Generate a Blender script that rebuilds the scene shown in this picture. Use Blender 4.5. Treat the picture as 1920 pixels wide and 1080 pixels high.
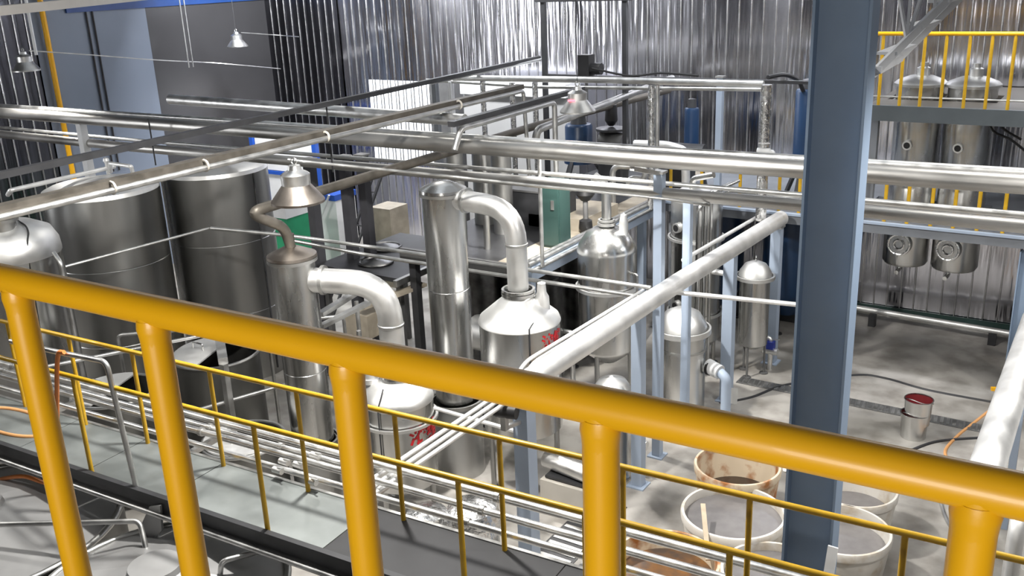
import bpy, bmesh, math, random
from mathutils import Vector, Matrix

for _o in list(bpy.data.objects):
    bpy.data.objects.remove(_o, do_unlink=True)
SC = bpy.context.scene
COL = SC.collection
PI = math.pi

# ------------------------------------------------------------------ camera
cam = bpy.data.cameras.new('camera')
cam.sensor_width = 36.0
cam.lens = 33.75
cam.clip_start = 0.05
cam.clip_end = 200
camo = bpy.data.objects.new('camera', cam)
COL.objects.link(camo)
camo.matrix_world = Matrix(((0.8384321, -(0.1408309), -(-0.5264962), 0.0),
                            (0.5434884, -(-0.2880928), -(0.7884306), 0.0),
                            (-0.0406444, -(-0.9471901), -(-0.3180862), 6.5),
                            (0, 0, 0, 1)))
SC.camera = camo

# ------------------------------------------------------------------ world, view
w = bpy.data.worlds.new('world')
SC.world = w
w.use_nodes = True
w.node_tree.nodes['Background'].inputs[0].default_value = (0.75, 0.82, 0.9, 1)
w.node_tree.nodes['Background'].inputs[1].default_value = 0.25
SC.view_settings.view_transform = 'Standard'
SC.view_settings.look = 'None'
SC.view_settings.gamma = 1.0
SC.view_settings.use_curve_mapping = False
SC.view_settings.exposure = 0.0
SC.cycles.use_denoising = True
SC.cycles.max_bounces = 8
SC.cycles.sample_clamp_indirect = 6.0

# ------------------------------------------------------------------ large unseen fill lights added to light the hall
def area_light(name, loc, sx, sy, power, col=(1, 0.97, 0.92), target=None):
    l = bpy.data.lights.new(name, 'AREA')
    l.shape = 'RECTANGLE'; l.size = sx; l.size_y = sy
    l.energy = power; l.color = col
    o = bpy.data.objects.new(name, l); COL.objects.link(o)
    o.location = loc
    if target:
        o.rotation_euler = (Vector(target) - Vector(loc)).to_track_quat('-Z', 'Y').to_euler()
    return o
area_light('roof_light', (-6.5, 6.0, 8.6), 2.5, 3.5, 60)
area_light('roof_light', (-12.0, 14.0, 8.6), 3.0, 1.6, 120)
area_light('roof_light', (-1.0, 12.0, 8.6), 2.5, 3.0, 190)
area_light('side_light', (-18.7, 4.6, 4.2), 1.0, 3.5, 150, (.97, .98, 1), target=(-12, 8, 2.5))  # unseen light added for strip highlights on the storage tanks
area_light('roof_light', (0.8, -4.2, 5.7), 3.0, 2.0, 240, target=(-1.2, 2, 5.6))  # added behind the camera to brighten the yellow handrail
for lx, pw in ((-15.8, 700), (-11.0, 420), (-6.0, 300), (-1.5, 150), (2.5, 50)):      # unseen row added above the picture to brighten the back wall
    area_light('wall_light', (lx, 14.6, 7.2), 1.8, .5, pw, (.95, .97, 1), target=(lx, 17.9, 5.4))

# ------------------------------------------------------------------ materials
def nt(name):
    m = bpy.data.materials.new(name); m.use_nodes = True
    t = m.node_tree; b = t.nodes['Principled BSDF']
    return m, t, b
def _noise(t, scale, detail=4, stretch=(1, 1, 1)):
    tc = t.nodes.new('ShaderNodeTexCoord'); mp = t.nodes.new('ShaderNodeMapping')
    mp.inputs['Scale'].default_value = stretch
    n = t.nodes.new('ShaderNodeTexNoise'); n.inputs['Scale'].default_value = scale; n.inputs['Detail'].default_value = detail
    t.links.new(tc.outputs['Object'], mp.inputs[0]); t.links.new(mp.outputs[0], n.inputs['Vector'])
    return n
def _ramp(t, src, c0, c1, p0=0.35, p1=0.65):
    r = t.nodes.new('ShaderNodeValToRGB')
    r.color_ramp.elements[0].position = p0; r.color_ramp.elements[1].position = p1
    r.color_ramp.elements[0].color = c0; r.color_ramp.elements[1].color = c1
    t.links.new(src, r.inputs[0]); return r
def metal(name, c0, c1, r0, r1, scale=3, stretch=(1, 1, 1), bump=0.0, bscale=6, metallic=1.0):
    m, t, b = nt(name)
    n = _noise(t, scale, 4, stretch)
    r = _ramp(t, n.outputs['Fac'], (*c0, 1), (*c1, 1)); t.links.new(r.outputs[0], b.inputs['Base Color'])
    rr = _ramp(t, n.outputs['Fac'], (r0,) * 3 + (1,), (r1,) * 3 + (1,)); t.links.new(rr.outputs[0], b.inputs['Roughness'])
    b.inputs['Metallic'].default_value = metallic
    if bump:
        n2 = _noise(t, bscale, 2, stretch); bp = t.nodes.new('ShaderNodeBump')
        bp.inputs['Strength'].default_value = bump; bp.inputs['Distance'].default_value = 0.02
        t.links.new(n2.outputs['Fac'], bp.inputs['Height']); t.links.new(bp.outputs[0], b.inputs['Normal'])
    return m
def paint(name, c, rough=0.4, var=0.12, scale=4, metallic=0.0, coat=0.0, c2=None, p0=0.35, p1=0.65, bump=0):
    m, t, b = nt(name)
    n = _noise(t, scale, 6)
    d = c2 or tuple(x * (1 - var) for x in c)
    r = _ramp(t, n.outputs['Fac'], (*d, 1), (*c, 1), p0, p1); t.links.new(r.outputs[0], b.inputs['Base Color'])
    b.inputs['Roughness'].default_value = rough; b.inputs['Metallic'].default_value = metallic
    b.inputs['Coat Weight'].default_value = coat
    if bump:
        bp = t.nodes.new('ShaderNodeBump'); bp.inputs['Strength'].default_value = bump; bp.inputs['Distance'].default_value = 0.01
        t.links.new(n.outputs['Fac'], bp.inputs['Height']); t.links.new(bp.outputs[0], b.inputs['Normal'])
    return m
def emit(name, c, s):
    m, t, b = nt(name)
    b.inputs['Emission Color'].default_value = (*c, 1); b.inputs['Emission Strength'].default_value = s
    b.inputs['Base Color'].default_value = (*c, 1)
    return m

M = {}
M['steel'] = metal('stainless_steel', (.50, .50, .49), (.66, .66, .65), .22, .34, 2.5, (1, 1, .25), .12, 4)
M['steel_dull'] = metal('dull_stainless', (.40, .40, .39), (.55, .55, .54), .34, .5, 2.0, (1, 1, .4), .2, 3)
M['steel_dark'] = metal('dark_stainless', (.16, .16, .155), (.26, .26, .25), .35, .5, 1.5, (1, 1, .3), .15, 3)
M['steel_cap'] = metal('satin_cap_steel', (.74, .74, .73), (.86, .86, .85), .42, .52, 3, (1, 1, 1), .1, 4)  # paler steel copy; lamp light on vessel tops put into the colour
M['bronze_cap'] = metal('tarnished_cap', (.24, .21, .185), (.34, .305, .27), .38, .5, 4)
M['alu'] = metal('aluminium_jacket', (.72, .72, .71), (.86, .86, .85), .3, .44, 5, (1, 1, 1), .25, 9)
M['alu_white'] = metal('pale_jacket', (.80, .80, .79), (.92, .92, .91), .42, .55, 4, (1, 1, 1), .2, 7, .75)
M['galv'] = metal('galvanised_pipe', (.50, .50, .49), (.64, .64, .63), .35, .5, 6)
M['pipe_steel'] = metal('weathered_pipe_steel', (.42, .41, .39), (.56, .55, .53), .34, .48, 2, (.4, 1, 1), .2, 6)
M['brown_metal'] = metal('weathered_tray', (.10, .09, .076), (.155, .14, .12), .45, .6, 5, metallic=.7)
M['grey_metal'] = paint('grey_painted_metal', (.17, .17, .17), .45, .2, 5, .4)
M['dark_metal'] = paint('dark_painted_metal', (.045, .046, .05), .45, .25, 5, .2)
M['black'] = paint('black_rubber', (.012, .012, .013), .5)
M['yellow'] = paint('yellow_enamel', (.86, .44, .006), .36, .06, 3, 0, .15)
M['yellow_thin'] = paint('yellow_rail_paint', (.58, .345, .015), .4, .2, 9, 0, .1)
M['blue_grey'] = paint('blue_grey_column_paint', (.24, .32, .44), .6, .1, 2)
M['blue_pale'] = paint('pale_blue_post_paint', (.36, .43, .54), .45, .1, 2)
M['beam_grey'] = paint('grey_beam_paint', (.19, .205, .23), .5, .15, 3)
M['wall_blue'] = paint('blue_grey_panel', (.19, .225, .29), .4, .12, .6)
M['wall_dark'] = paint('charcoal_panel', (.05, .049, .052), .3, .2, .6)
M['blue_strip'] = paint('bright_blue_trim', (.012, .055, .22), .4)
M['blue_frame'] = paint('blue_frame_paint', (.02, .09, .45), .35)
M['blue_tank'] = paint('navy_tank_paint', (.008, .032, .085), .35, .2, 2)
M['green'] = paint('green_enamel', (.03, .33, .16), .4)
M['green_dark'] = paint('dark_green_cabinet', (.022, .05, .045), .4, .15, 2)
M['white'] = paint('white_paint', (.78, .79, .80), .45, .06)
M['cream'] = paint('cream_paint', (.50, .47, .42), .5, .1)
M['beige'] = paint('beige_board', (.33, .29, .23), .6, .2, 6)
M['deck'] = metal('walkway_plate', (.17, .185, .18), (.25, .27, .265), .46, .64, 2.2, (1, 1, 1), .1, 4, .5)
M['deck_dark'] = metal('grey_walkway_plate', (.028, .028, .03), (.042, .042, .044), .55, .6, 2, (1, 1, 1), .1, 4, .4)  # deck copy painted darker beyond the lamp's reflection
M['lid_grey'] = metal('grey_lid_plate', (.30, .30, .30), (.40, .40, .40), .42, .55, 1.5, (1, 1, 1), .1, 2, .6)
M['tub'] = paint('white_plastic', (.70, .67, .62), .5, .2, 5, c2=(.52, .44, .34), p0=.3, p1=.5)
M['tub_rust'] = paint('rust_stained_plastic', (.66, .56, .42), .55, .2, 3, c2=(.36, .14, .04), p0=.39, p1=.5)
M['slurry'] = paint('grey_slurry', (.20, .19, .19), .25, .15, 7)
M['slurry_dark'] = paint('dark_brown_liquid', (.05, .032, .022), .12, .4, 4)
M['slurry_brown'] = paint('brown_scum', (.20, .09, .025), .5, .5, 6, c2=(.06, .04, .03))
M['orange'] = paint('orange_hose', (.70, .22, .05), .45)
M['orange_pale'] = paint('pale_orange_hose', (.75, .38, .15), .5)
M['red'] = paint('red_paint', (.72, .02, .03), .45)
M['red_dark'] = paint('dark_red_paint', (.22, .03, .035), .3)
M['wood'] = paint('pale_wood', (.55, .45, .33), .6, .2, 8)
M['valve_blue'] = paint('blue_valve_paint', (.02, .04, .30), .4)
M['paper'] = paint('white_paper', (.8, .8, .78), .7, .04)
M['foil'] = metal('crumpled_foil', (.72, .72, .72), (.9, .9, .9), .18, .32, 9, (1, 1, 1), .9, 14)
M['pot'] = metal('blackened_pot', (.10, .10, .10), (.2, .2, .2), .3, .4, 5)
M['bulb'] = emit('lamp_bulb', (1, .95, .86), 30)
M['red_glow'] = emit('red_indicator', (1, .12, .16), 3)
M['skylight'] = emit('daylight_panel', (.86, .93, 1), 1.5)

M['steel_tank'] = metal('tank_steel', (.30, .30, .29), (.44, .44, .43), .24, .36, 1.2, (1, 1, .12), .2, 3)
M['rib_bright'] = metal('polished_rib', (.70, .70, .71), (.85, .85, .86), .16, .26, 6)  # polished ribs, coloured paler to imitate the light they catch
M['grey_light'] = paint('light_grey_paint', (.50, .51, .53), .45, .1, 4)
M['panel_grey'] = paint('pale_grey_panel', (.42, .42, .42), .5, .1, 1.2)
M['deck_brown'] = paint('brown_deck_plate', (.085, .075, .062), .55, .2, 2)
M['post_dark'] = paint('charcoal_post_paint', (.075, .075, .085), .45, .2, 4)
M['beam_dark'] = paint('dark_slate_beam', (.085, .10, .11), .5, .15, 3)
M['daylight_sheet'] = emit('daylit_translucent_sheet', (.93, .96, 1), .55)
# wall sheet: mirror-like corrugated foil, wavy
def foil_wall(name, c0, c1, r0, r1):
    m, t, b = nt(name)
    n = _noise(t, .9, 3, (2.2, 2.2, .25))
    r = _ramp(t, n.outputs['Fac'], (*c0, 1), (*c1, 1)); t.links.new(r.outputs[0], b.inputs['Base Color'])
    rr = _ramp(t, n.outputs['Fac'], (r0,) * 3 + (1,), (r1,) * 3 + (1,)); t.links.new(rr.outputs[0], b.inputs['Roughness'])
    b.inputs['Metallic'].default_value = 1
    n2 = _noise(t, 2.5, 2, (3, 3, .22)); bp = t.nodes.new('ShaderNodeBump')
    bp.inputs['Strength'].default_value = .35; bp.inputs['Distance'].default_value = .05
    t.links.new(n2.outputs['Fac'], bp.inputs['Height']); t.links.new(bp.outputs[0], b.inputs['Normal'])
    return m
M['wall_foil'] = foil_wall('wall_foil_sheet', (.50, .50, .54), (.68, .68, .73), .11, .21)
M['wall_rib'] = foil_wall('wall_ribbed_sheet', (.07, .07, .08), (.12, .12, .135), .22, .36)

# concrete floor
def concrete():
    m, t, b = nt('concrete_floor')
    n = _noise(t, .55, 6); r = _ramp(t, n.outputs['Fac'], (.22, .21, .19, 1), (.43, .41, .385, 1), .32, .62)
    n2 = _noise(t, 2.2, 8); r2 = _ramp(t, n2.outputs['Fac'], (.62, .60, .58, 1), (1, 1, 1, 1), .34, .56)
    mx = t.nodes.new('ShaderNodeMix'); mx.data_type = 'RGBA'; mx.blend_type = 'MULTIPLY'; mx.inputs[0].default_value = .8
    t.links.new(r.outputs[0], mx.inputs[6]); t.links.new(r2.outputs[0], mx.inputs[7])
    t.links.new(mx.outputs[2], b.inputs['Base Color'])
    rr = _ramp(t, n.outputs['Fac'], (.28,) * 3 + (1,), (.62,) * 3 + (1,), .3, .55); t.links.new(rr.outputs[0], b.inputs['Roughness'])
    return m
M['floor'] = concrete()

# ------------------------------------------------------------------ mesh helpers
class MB:
    def __init__(s): s.v = []; s.f = []
    def add(s, vs, fs):
        o = len(s.v); s.v += [tuple(v) for v in vs]; s.f += [tuple(i + o for i in f) for f in fs]; return s
    def box(s, a, b):
        x0, y0, z0 = a; x1, y1, z1 = b
        return s.add([(x0, y0, z0), (x1, y0, z0), (x1, y1, z0), (x0, y1, z0), (x0, y0, z1), (x1, y0, z1), (x1, y1, z1), (x0, y1, z1)],
                     [(0, 3, 2, 1), (4, 5, 6, 7), (0, 1, 5, 4), (1, 2, 6, 5), (2, 3, 7, 6), (3, 0, 4, 7)])
    def cbox(s, c, d, rz=0):
        vs = []
        for sx, sy, sz in ((-1, -1, -1), (1, -1, -1), (1, 1, -1), (-1, 1, -1), (-1, -1, 1), (1, -1, 1), (1, 1, 1), (-1, 1, 1)):
            x, y = sx * d[0] / 2, sy * d[1] / 2
            vs.append((c[0] + x * math.cos(rz) - y * math.sin(rz), c[1] + x * math.sin(rz) + y * math.cos(rz), c[2] + sz * d[2] / 2))
        return s.add(vs, [(0, 3, 2, 1), (4, 5, 6, 7), (0, 1, 5, 4), (1, 2, 6, 5), (2, 3, 7, 6), (3, 0, 4, 7)])
    def frame(s, d):
        d = Vector(d).normalized(); up = Vector((0, 0, 1)) if abs(d.z) < .95 else Vector((0, 1, 0))
        a = d.cross(up).normalized(); return a, a.cross(d).normalized()
    def beam(s, p, q, w, h):
        p = Vector(p); q = Vector(q); a, b = s.frame(q - p); vs = []
        for e in (p, q):
            for i, j in ((-1, -1), (1, -1), (1, 1), (-1, 1)): vs.append(e + a * i * w / 2 + b * j * h / 2)
        return s.add(vs, [(0, 1, 2, 3), (7, 6, 5, 4), (0, 4, 5, 1), (1, 5, 6, 2), (2, 6, 7, 3), (3, 7, 4, 0)])
    def cyl(s, p, q, r0, r1=None, n=16, cap=True):
        r1 = r0 if r1 is None else r1; p = Vector(p); q = Vector(q); a, b = s.frame(q - p); vs = []
        for e, r in ((p, r0), (q, r1)):
            for i in range(n): t = 2 * PI * i / n; vs.append(e + (a * math.cos(t) + b * math.sin(t)) * r)
        fs = [(i, (i + 1) % n, n + (i + 1) % n, n + i) for i in range(n)]
        if cap: fs += [tuple(range(n))[::-1], tuple(range(n, 2 * n))]
        return s.add(vs, fs)
    def lathe(s, prof, x, y, z=0, n=36, close=False):
        vs = []; fs = []; k = len(prof)
        for i in range(n):
            t = 2 * PI * i / n
            for r, h in prof: vs.append((x + r * math.cos(t), y + r * math.sin(t), z + h))
        for i in range(n):
            j = (i + 1) % n
            for m in range(k - 1 if not close else k):
                m2 = (m + 1) % k
                fs.append((i * k + m, j * k + m, j * k + m2, i * k + m2))
        return s.add(vs, fs)
    def ring(s, c, axis, R, r, n=32, m=10):
        c = Vector(c); a, b = s.frame(axis); ax = Vector(axis).normalized(); vs = []; fs = []
        for i in range(n):
            t = 2 * PI * i / n; d = a * math.cos(t) + b * math.sin(t)
            for j in range(m): u = 2 * PI * j / m; vs.append(c + d * (R + r * math.cos(u)) + ax * r * math.sin(u))
        for i in range(n):
            for j in range(m): fs.append((i * m + j, ((i + 1) % n) * m + j, ((i + 1) % n) * m + (j + 1) % m, i * m + (j + 1) % m))
        return s.add(vs, fs)
    def tube(s, pts, r, n=10, bend=None, closed=False, r_end=None):
        pts = [Vector(p) for p in pts]; path = []
        if bend and not closed:
            path.append(pts[0])
            for i in range(1, len(pts) - 1):
                a, b, c = pts[i - 1], pts[i], pts[i + 1]
                d = min(bend, (a - b).length * .49, (c - b).length * .49)
                u = (a - b).normalized() * d; v = (c - b).normalized() * d
                for k in range(9): q = k / 8; path.append(b + u * (1 - q) ** 2 + v * q ** 2)
            path.append(pts[-1])
        else: path = pts
        vs = []; fs = []; K = len(path); pa = None
        for i, p in enumerate(path):
            if closed: d = path[(i + 1) % K] - path[i - 1]
            else: d = path[min(i + 1, K - 1)] - path[max(i - 1, 0)]
            d = d.normalized()
            if pa is None: a, b = s.frame(d)
            else:
                a = (pa - d * pa.dot(d)).normalized(); b = a.cross(d).normalized()
            pa = a; rr = r if r_end is None else r + (r_end - r) * i / (K - 1)
            for j in range(n): t = 2 * PI * j / n; vs.append(p + (a * math.cos(t) + b * math.sin(t)) * rr)
        for i in range(K if closed else K - 1):
            i2 = (i + 1) % K
            for j in range(n): fs.append((i * n + j, i * n + (j + 1) % n, i2 * n + (j + 1) % n, i2 * n + j))
        if not closed: fs += [tuple(range(n))[::-1], tuple((K - 1) * n + j for j in range(n))]
        return s.add(vs, fs)
    def prism(s, poly, a, b, ext):            # polygon in the plane spanned by a,b from origin list of 3D points, extruded by ext
        n = len(poly); e = Vector(ext); vs = [Vector(p) for p in poly] + [Vector(p) + e for p in poly]
        return s.add(vs, [tuple(range(n))[::-1], tuple(range(n, 2 * n))] + [(i, (i + 1) % n, n + (i + 1) % n, n + i) for i in range(n)])

def spline(pts, k=8):
    P = [Vector(p) for p in pts]; P = [P[0] * 2 - P[1]] + P + [P[-1] * 2 - P[-2]]; out = []
    for i in range(1, len(P) - 2):
        for j in range(k):
            t = j / k; a, b, c, d = P[i - 1], P[i], P[i + 1], P[i + 2]
            out.append(.5 * (2 * b + (c - a) * t + (2 * a - 5 * b + 4 * c - d) * t * t + (3 * b - a - 3 * c + d) * t ** 3))
    out.append(P[-2]); return out

def mesh(name, mb, mat, org, ang=38):
    me = bpy.data.meshes.new(name); o = Vector(org)
    me.from_pydata([Vector(v) - o for v in mb.v], [], mb.f); me.update()
    bm = bmesh.new(); bm.from_mesh(me); bmesh.ops.recalc_face_normals(bm, faces=bm.faces); bm.to_mesh(me); bm.free()
    for p in me.polygons: p.use_smooth = True
    me.set_sharp_from_angle(angle=math.radians(ang))
    me.materials.append(M[mat] if isinstance(mat, str) else mat)
    return me
ORG = {}
def tag(o, label, cat, group=None):
    o['label'] = label; o['category'] = cat
    if group: o['group'] = group
def thing(name, label, cat, loc, group=None):
    o = bpy.data.objects.new(name, None); COL.objects.link(o); o.location = loc; o.empty_display_size = .1
    tag(o, label, cat, group); ORG[o.name] = tuple(loc); return o
def part(name, mb, mat, parent, label=None):
    org = ORG[parent.name]
    o = bpy.data.objects.new(name, mesh(name, mb, mat, org)); COL.objects.link(o); o.parent = parent
    ORG[o.name] = tuple(org)
    if label: o['label'] = label
    return o
def single(name, mb, mat, label, cat, group=None, org=None):
    if org is None:
        n = len(mb.v); org = (sum(v[0] for v in mb.v) / n, sum(v[1] for v in mb.v) / n, min(v[2] for v in mb.v))
    o = bpy.data.objects.new(name, mesh(name, mb, mat, org)); COL.objects.link(o); o.location = org
    ORG[o.name] = tuple(org); tag(o, label, cat, group); return o
def struct(name, mb, mat):
    o = bpy.data.objects.new(name, mesh(name, mb, mat, (0, 0, 0))); COL.objects.link(o); o['kind'] = 'structure'; ORG[o.name] = (0, 0, 0); return o

# ================================================================== the hall
XL, XR, YB, YF, ZC = -19.2, 7.0, 17.95, -6.0, 9.0
struct('floor', MB().box((XL - .2, YF - .2, -.2), (XR + .2, YB + .2, 0)), 'floor')
def ribbed(axis, fixed, a0, a1, z0, z1, period, rw, rd, sgn):
    """trapezoid-ribbed sheet; axis 0 runs along x at y=fixed, axis 1 runs along y at x=fixed; ribs stand out by rd towards sgn"""
    pr = []; a = a0
    while a < a1 - 1e-6:
        pr += [(a, 0), (min(a + period - rw, a1), 0), (min(a + period - rw * .88, a1), rd * .75), (min(a + period - rw * .5, a1), rd), (min(a + period - rw * .12, a1), rd * .75)]
        a += period
    pr.append((a1, 0)); mb = MB(); vs = []; mb.rib = [i % 5 != 0 for i in range(len(pr) - 1)]
    for a, d in pr:
        for z in (z0, z1):
            vs.append((a, fixed + sgn * d, z) if axis == 0 else (fixed + sgn * d, a, z))
    mb.add(vs, [(2 * i, 2 * i + 2, 2 * i + 3, 2 * i + 1) for i in range(len(pr) - 1)])
    return mb
def sheet(name, mb, mat):
    o = struct(name, mb, mat); o.data.materials.append(M['rib_bright'])
    for p, r in zip(o.data.polygons, mb.rib): p.material_index = 1 if r else 0
    o.data.set_sharp_from_angle(angle=math.radians(75)); return o
sheet('wall_back', ribbed(0, YB, -16.7, XR, 0, ZC, .235, .03, .03, -1), 'wall_foil')
sheet('wall_back', ribbed(0, YB, XL, -16.7, 0, ZC, .235, .03, .03, -1), 'wall_rib')
sheet('wall_left', ribbed(1, XL, YF, 11.6, 0, ZC, .25, .035, .035, 1), 'wall_rib')
struct('wall_left', MB().box((XL - .1, 11.6, 0), (XL + .01, 14.36, ZC)), 'wall_blue')
struct('wall_left', MB().box((XL - .1, 14.36, 0), (XL + .012, YB, ZC)), 'wall_dark')
struct('trim_1', MB().box((XL, 12.4, 5.94), (XL + .06, YB, 6.5)), 'blue_strip')
sheet('wall_right', ribbed(1, XR, YF, YB, 0, ZC, .25, .03, .03, -1), 'wall_rib')
sheet('wall_front', ribbed(0, YF, XL, XR, 0, ZC, .25, .03, .03, 1), 'wall_rib')
c = MB()
c.box((XL - .2, YF - .2, ZC), (XR + .2, YB + .2, ZC + .1))
struct('ceiling', c, 'grey_metal')
for i, (x, y0, y1) in enumerate([(-14.5, 2, 15.5), (-9.0, 2, 15.5), (-3.5, 2, 15.5), (2.0, 2, 15.5)]):
    struct('window_%d' % (i + 1), MB().box((x - .35, y0, ZC - .03), (x + .35, y1, ZC - .005)), 'skylight')  # unseen glowing strips added overhead for the metal to reflect
struct('baseboard_back', MB().box((-5.2, YB - .06, 0), (XR, YB - .03, .16)), 'green_dark')
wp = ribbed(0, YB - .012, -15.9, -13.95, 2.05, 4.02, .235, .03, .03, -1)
sheet('window_5', wp, 'daylight_sheet')  # glowing sheet added to make the bright patch on the foil wall
struct('upper_balcony', MB().box((-4, -2.2, 4.88), (3, .80, 5.0)), 'grey_metal')

# ------------------------------------------------------------------ near yellow handrail
RA, RB = Vector((-1.431, 0.736, 6.080)), Vector((-0.050, 0.869, 6.033))
hr = thing('handrail', 'thick yellow handrail with stout uprights crossing the foreground', 'railing', (-.75, .80, 5.0))
part('top_rail', MB().tube([RA + (RB - RA) * k for k in (-1.8, -.7, 0, .35, .7, 1, 1.5, 2.9)], .022, 28), 'yellow', hr)
for x in (-3.72, -3.39, -3.05, -2.72, -2.38, -2.05, -1.72, -1.397, -1.114, -.784, -.447, -.078, .25, .58, .91, 1.24, 1.57, 1.9, 2.23, 2.56):
    _, y, zt = RA + (RB - RA) * ((x - RA.x) / (RB.x - RA.x))
    m = MB().cyl((x, y, 5.0), (x, y, zt), .0208, n=24)
    p = part('post', m, 'yellow', hr)
    part('weld_bead', MB().lathe([(.0206, -.050), (.0213, -.040), (.0224, -.031), (.0232, -.026), (.0215, -.012)], x, y, zt, 20), 'yellow', p)

# ------------------------------------------------------------------ main column (wide-flange steel)
def column(label, x, y, z1, wid, dep, mat, group=None, z0=0, plate=True):
    t = thing('steel_column', label, 'column', (x, y, z0), group); MATS[t.name] = mat
    part('web', MB().box((x - wid / 2 + .018, y - .008, z0), (x + wid / 2 - .018, y + .008, z1)), mat, t)
    for sx in (-1, 1):
        xc = x + sx * (wid / 2 - .009)
        part('flange', MB().box((xc - .009, y - dep / 2, z0), (xc + .009, y + dep / 2, z1)), mat, t)
    if plate: part('base_plate', MB().cbox((x, y, z0 + .012), (wid + .12, dep + .12, .024)), mat, t)
    return t
MATS = {}
column('broad blue-grey steel column rising past the whole picture in front of the plastic tubs', -1.675, 6.45, ZC, .37, .19, 'blue_grey')
t = column('blue-grey steel column by the back wall at the picture edge, under the deck end', -1.02, 15.28, 2.26, .42, .24, 'blue_grey')

# stair brace truss beside the main column
br = thing('stair_truss', 'grey steel truss stringer slanting up behind the top of the main column', 'stair', (-1.75, 8.0, 5.2))
a0, a1 = (-1.640, 7.132, 5.671), (-0.296, 8.736, 7.422)
part('stringer', MB().beam(a0, a1, .03, .055), 'grey_light', br)
part('stringer', MB().beam((a0[0], a0[1] + .7, a0[2] + .02), (a1[0], a1[1] + .7, a1[2] + .02), .03, .055), 'grey_light', br)
n0 = (-1.472, 7.331, 5.888)
for q in ((-1.613, 7.433, 6.375), (-1.509, 7.501, 6.370), (-1.403, 7.570, 6.364)):
    part('diagonal_bar', MB().beam(n0, q, .02, .02), 'grey_light', br)
part('upright_bar', MB().beam((-1.335, 7.491, 6.058), (-1.365, 7.594, 6.363), .02, .02), 'grey_light', br)
part('cross_tie', MB().beam((a0[0] + .03, a0[1], a0[2] + .03), (a0[0] + .03, a0[1] + .7, a0[2] + .05), .05, .05), 'grey_light', br)
for k in range(10):
    f = .06 + .095 * k
    x, y, z = (a0[i] + (a1[i] - a0[i]) * f for i in range(3))
    part('tread', MB().cbox((x - .02, y + .35, z + .03), (.14, .66, .02)), 'grey_light', br)

# ------------------------------------------------------------------ walkway with its two thin yellow rails
WZ, WN, WF = 2.42, 4.29, 4.95
YAW = .052
wk = thing('walkway', 'narrow steel walkway running below the near handrail, pale plates turning dark grey', 'walkway', (-5, 4.6, 0))
wk.rotation_euler.z = YAW
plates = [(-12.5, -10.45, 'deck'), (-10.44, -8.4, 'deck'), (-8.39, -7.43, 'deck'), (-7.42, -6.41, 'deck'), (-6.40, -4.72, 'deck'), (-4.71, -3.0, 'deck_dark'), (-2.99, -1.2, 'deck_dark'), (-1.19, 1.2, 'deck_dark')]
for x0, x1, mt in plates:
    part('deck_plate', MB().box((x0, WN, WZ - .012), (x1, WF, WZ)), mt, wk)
part('edge_channel', MB().box((-12.5, WN - .05, WZ - .13), (1.2, WN, WZ + .035)), 'dark_metal', wk)
part('edge_channel', MB().box((-12.5, WF, WZ - .12), (1.2, WF + .03, WZ + .01)), 'galv', wk)
for x in (-11, -8.9, -6.9, -4.9, -2.9, -.9):
    part('bracket_arm', MB().beam((x, WF, WZ - .05), (x, 5.62, WZ - .05), .05, .05), 'galv', wk)
for x in (-11.4, -9.7, -2.2, .6):
    for y in (WN + .05, WF - .05):
        part('support_leg', MB().box((x - .04, y - .04, 0), (x + .04, y + .04, WZ - .012)), 'grey_metal', wk)
def thin_rail(label, y, za, zb, xs, group):
    t = thing('walkway_railing', label, 'railing', (-5, y, WZ), group); t.rotation_euler.z = YAW
    f = lambda x: za + (zb - za) * (x + 9.0) / 5.5
    part('top_rail', MB().cyl((-12.4, y, f(-12.4)), (1.1, y, f(1.1)), .021, n=12), 'yellow_thin', t)
    for x in xs: part('post', MB().cyl((x, y, WZ - .01), (x, y, f(x)), .02, n=12), 'yellow_thin', t)
thin_rail('thin yellow railing along the far edge of the walkway beside the bundled pipes', 4.92, 3.34, 3.34, [-11.2, -10.2, -9.2, -8.25, -7.36, -6.38, -5.4, -4.42, -3.5, -2.55, -1.7, -.8, .1], None)
thin_rail('thin yellow railing along the near edge of the walkway above the lidded vats', 4.31, 3.34, 3.34, [-11.1, -9.2, -7.33, -5.24, -4.33, -3.42, -2.5, -1.6, -.7], None)

# four pipes beside the walkway
for i, (y, z, r) in enumerate([(5.45, 2.48, .034), (5.335, 2.475, .026), (5.235, 2.475, .03), (5.035, 2.475, .026)]):
    t = thing('walkway_pipe', ['bright pipe farthest from the walkway in its bundle of four', 'bright pipe second farthest from the walkway in its bundle, ending at a valve', 'bright pipe third from outside in the walkway bundle', 'bright pipe nearest the walkway deck in the bundle of four'][i], 'pipe', (-5, y, z), 'pipes bundled beside the walkway'); t.rotation_euler.z = YAW
    x1 = 1.1 if i != 1 else -5.15
    part('pipe_run', MB().tube([(-12.4, y, z), (x1, y, z)] if i != 1 else [(-12.4, y, z), (-5.15, y, z), (-5.15, y, z - .5)], r, 14, .12), 'alu', t)
    for x in (-10.2, -7.0, -3.9 if i != 1 else -6.1): part('pipe_clamp', MB().cyl((x - .02, y, z), (x + .02, y, z), r + .012, n=14), 'galv', t)
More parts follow.
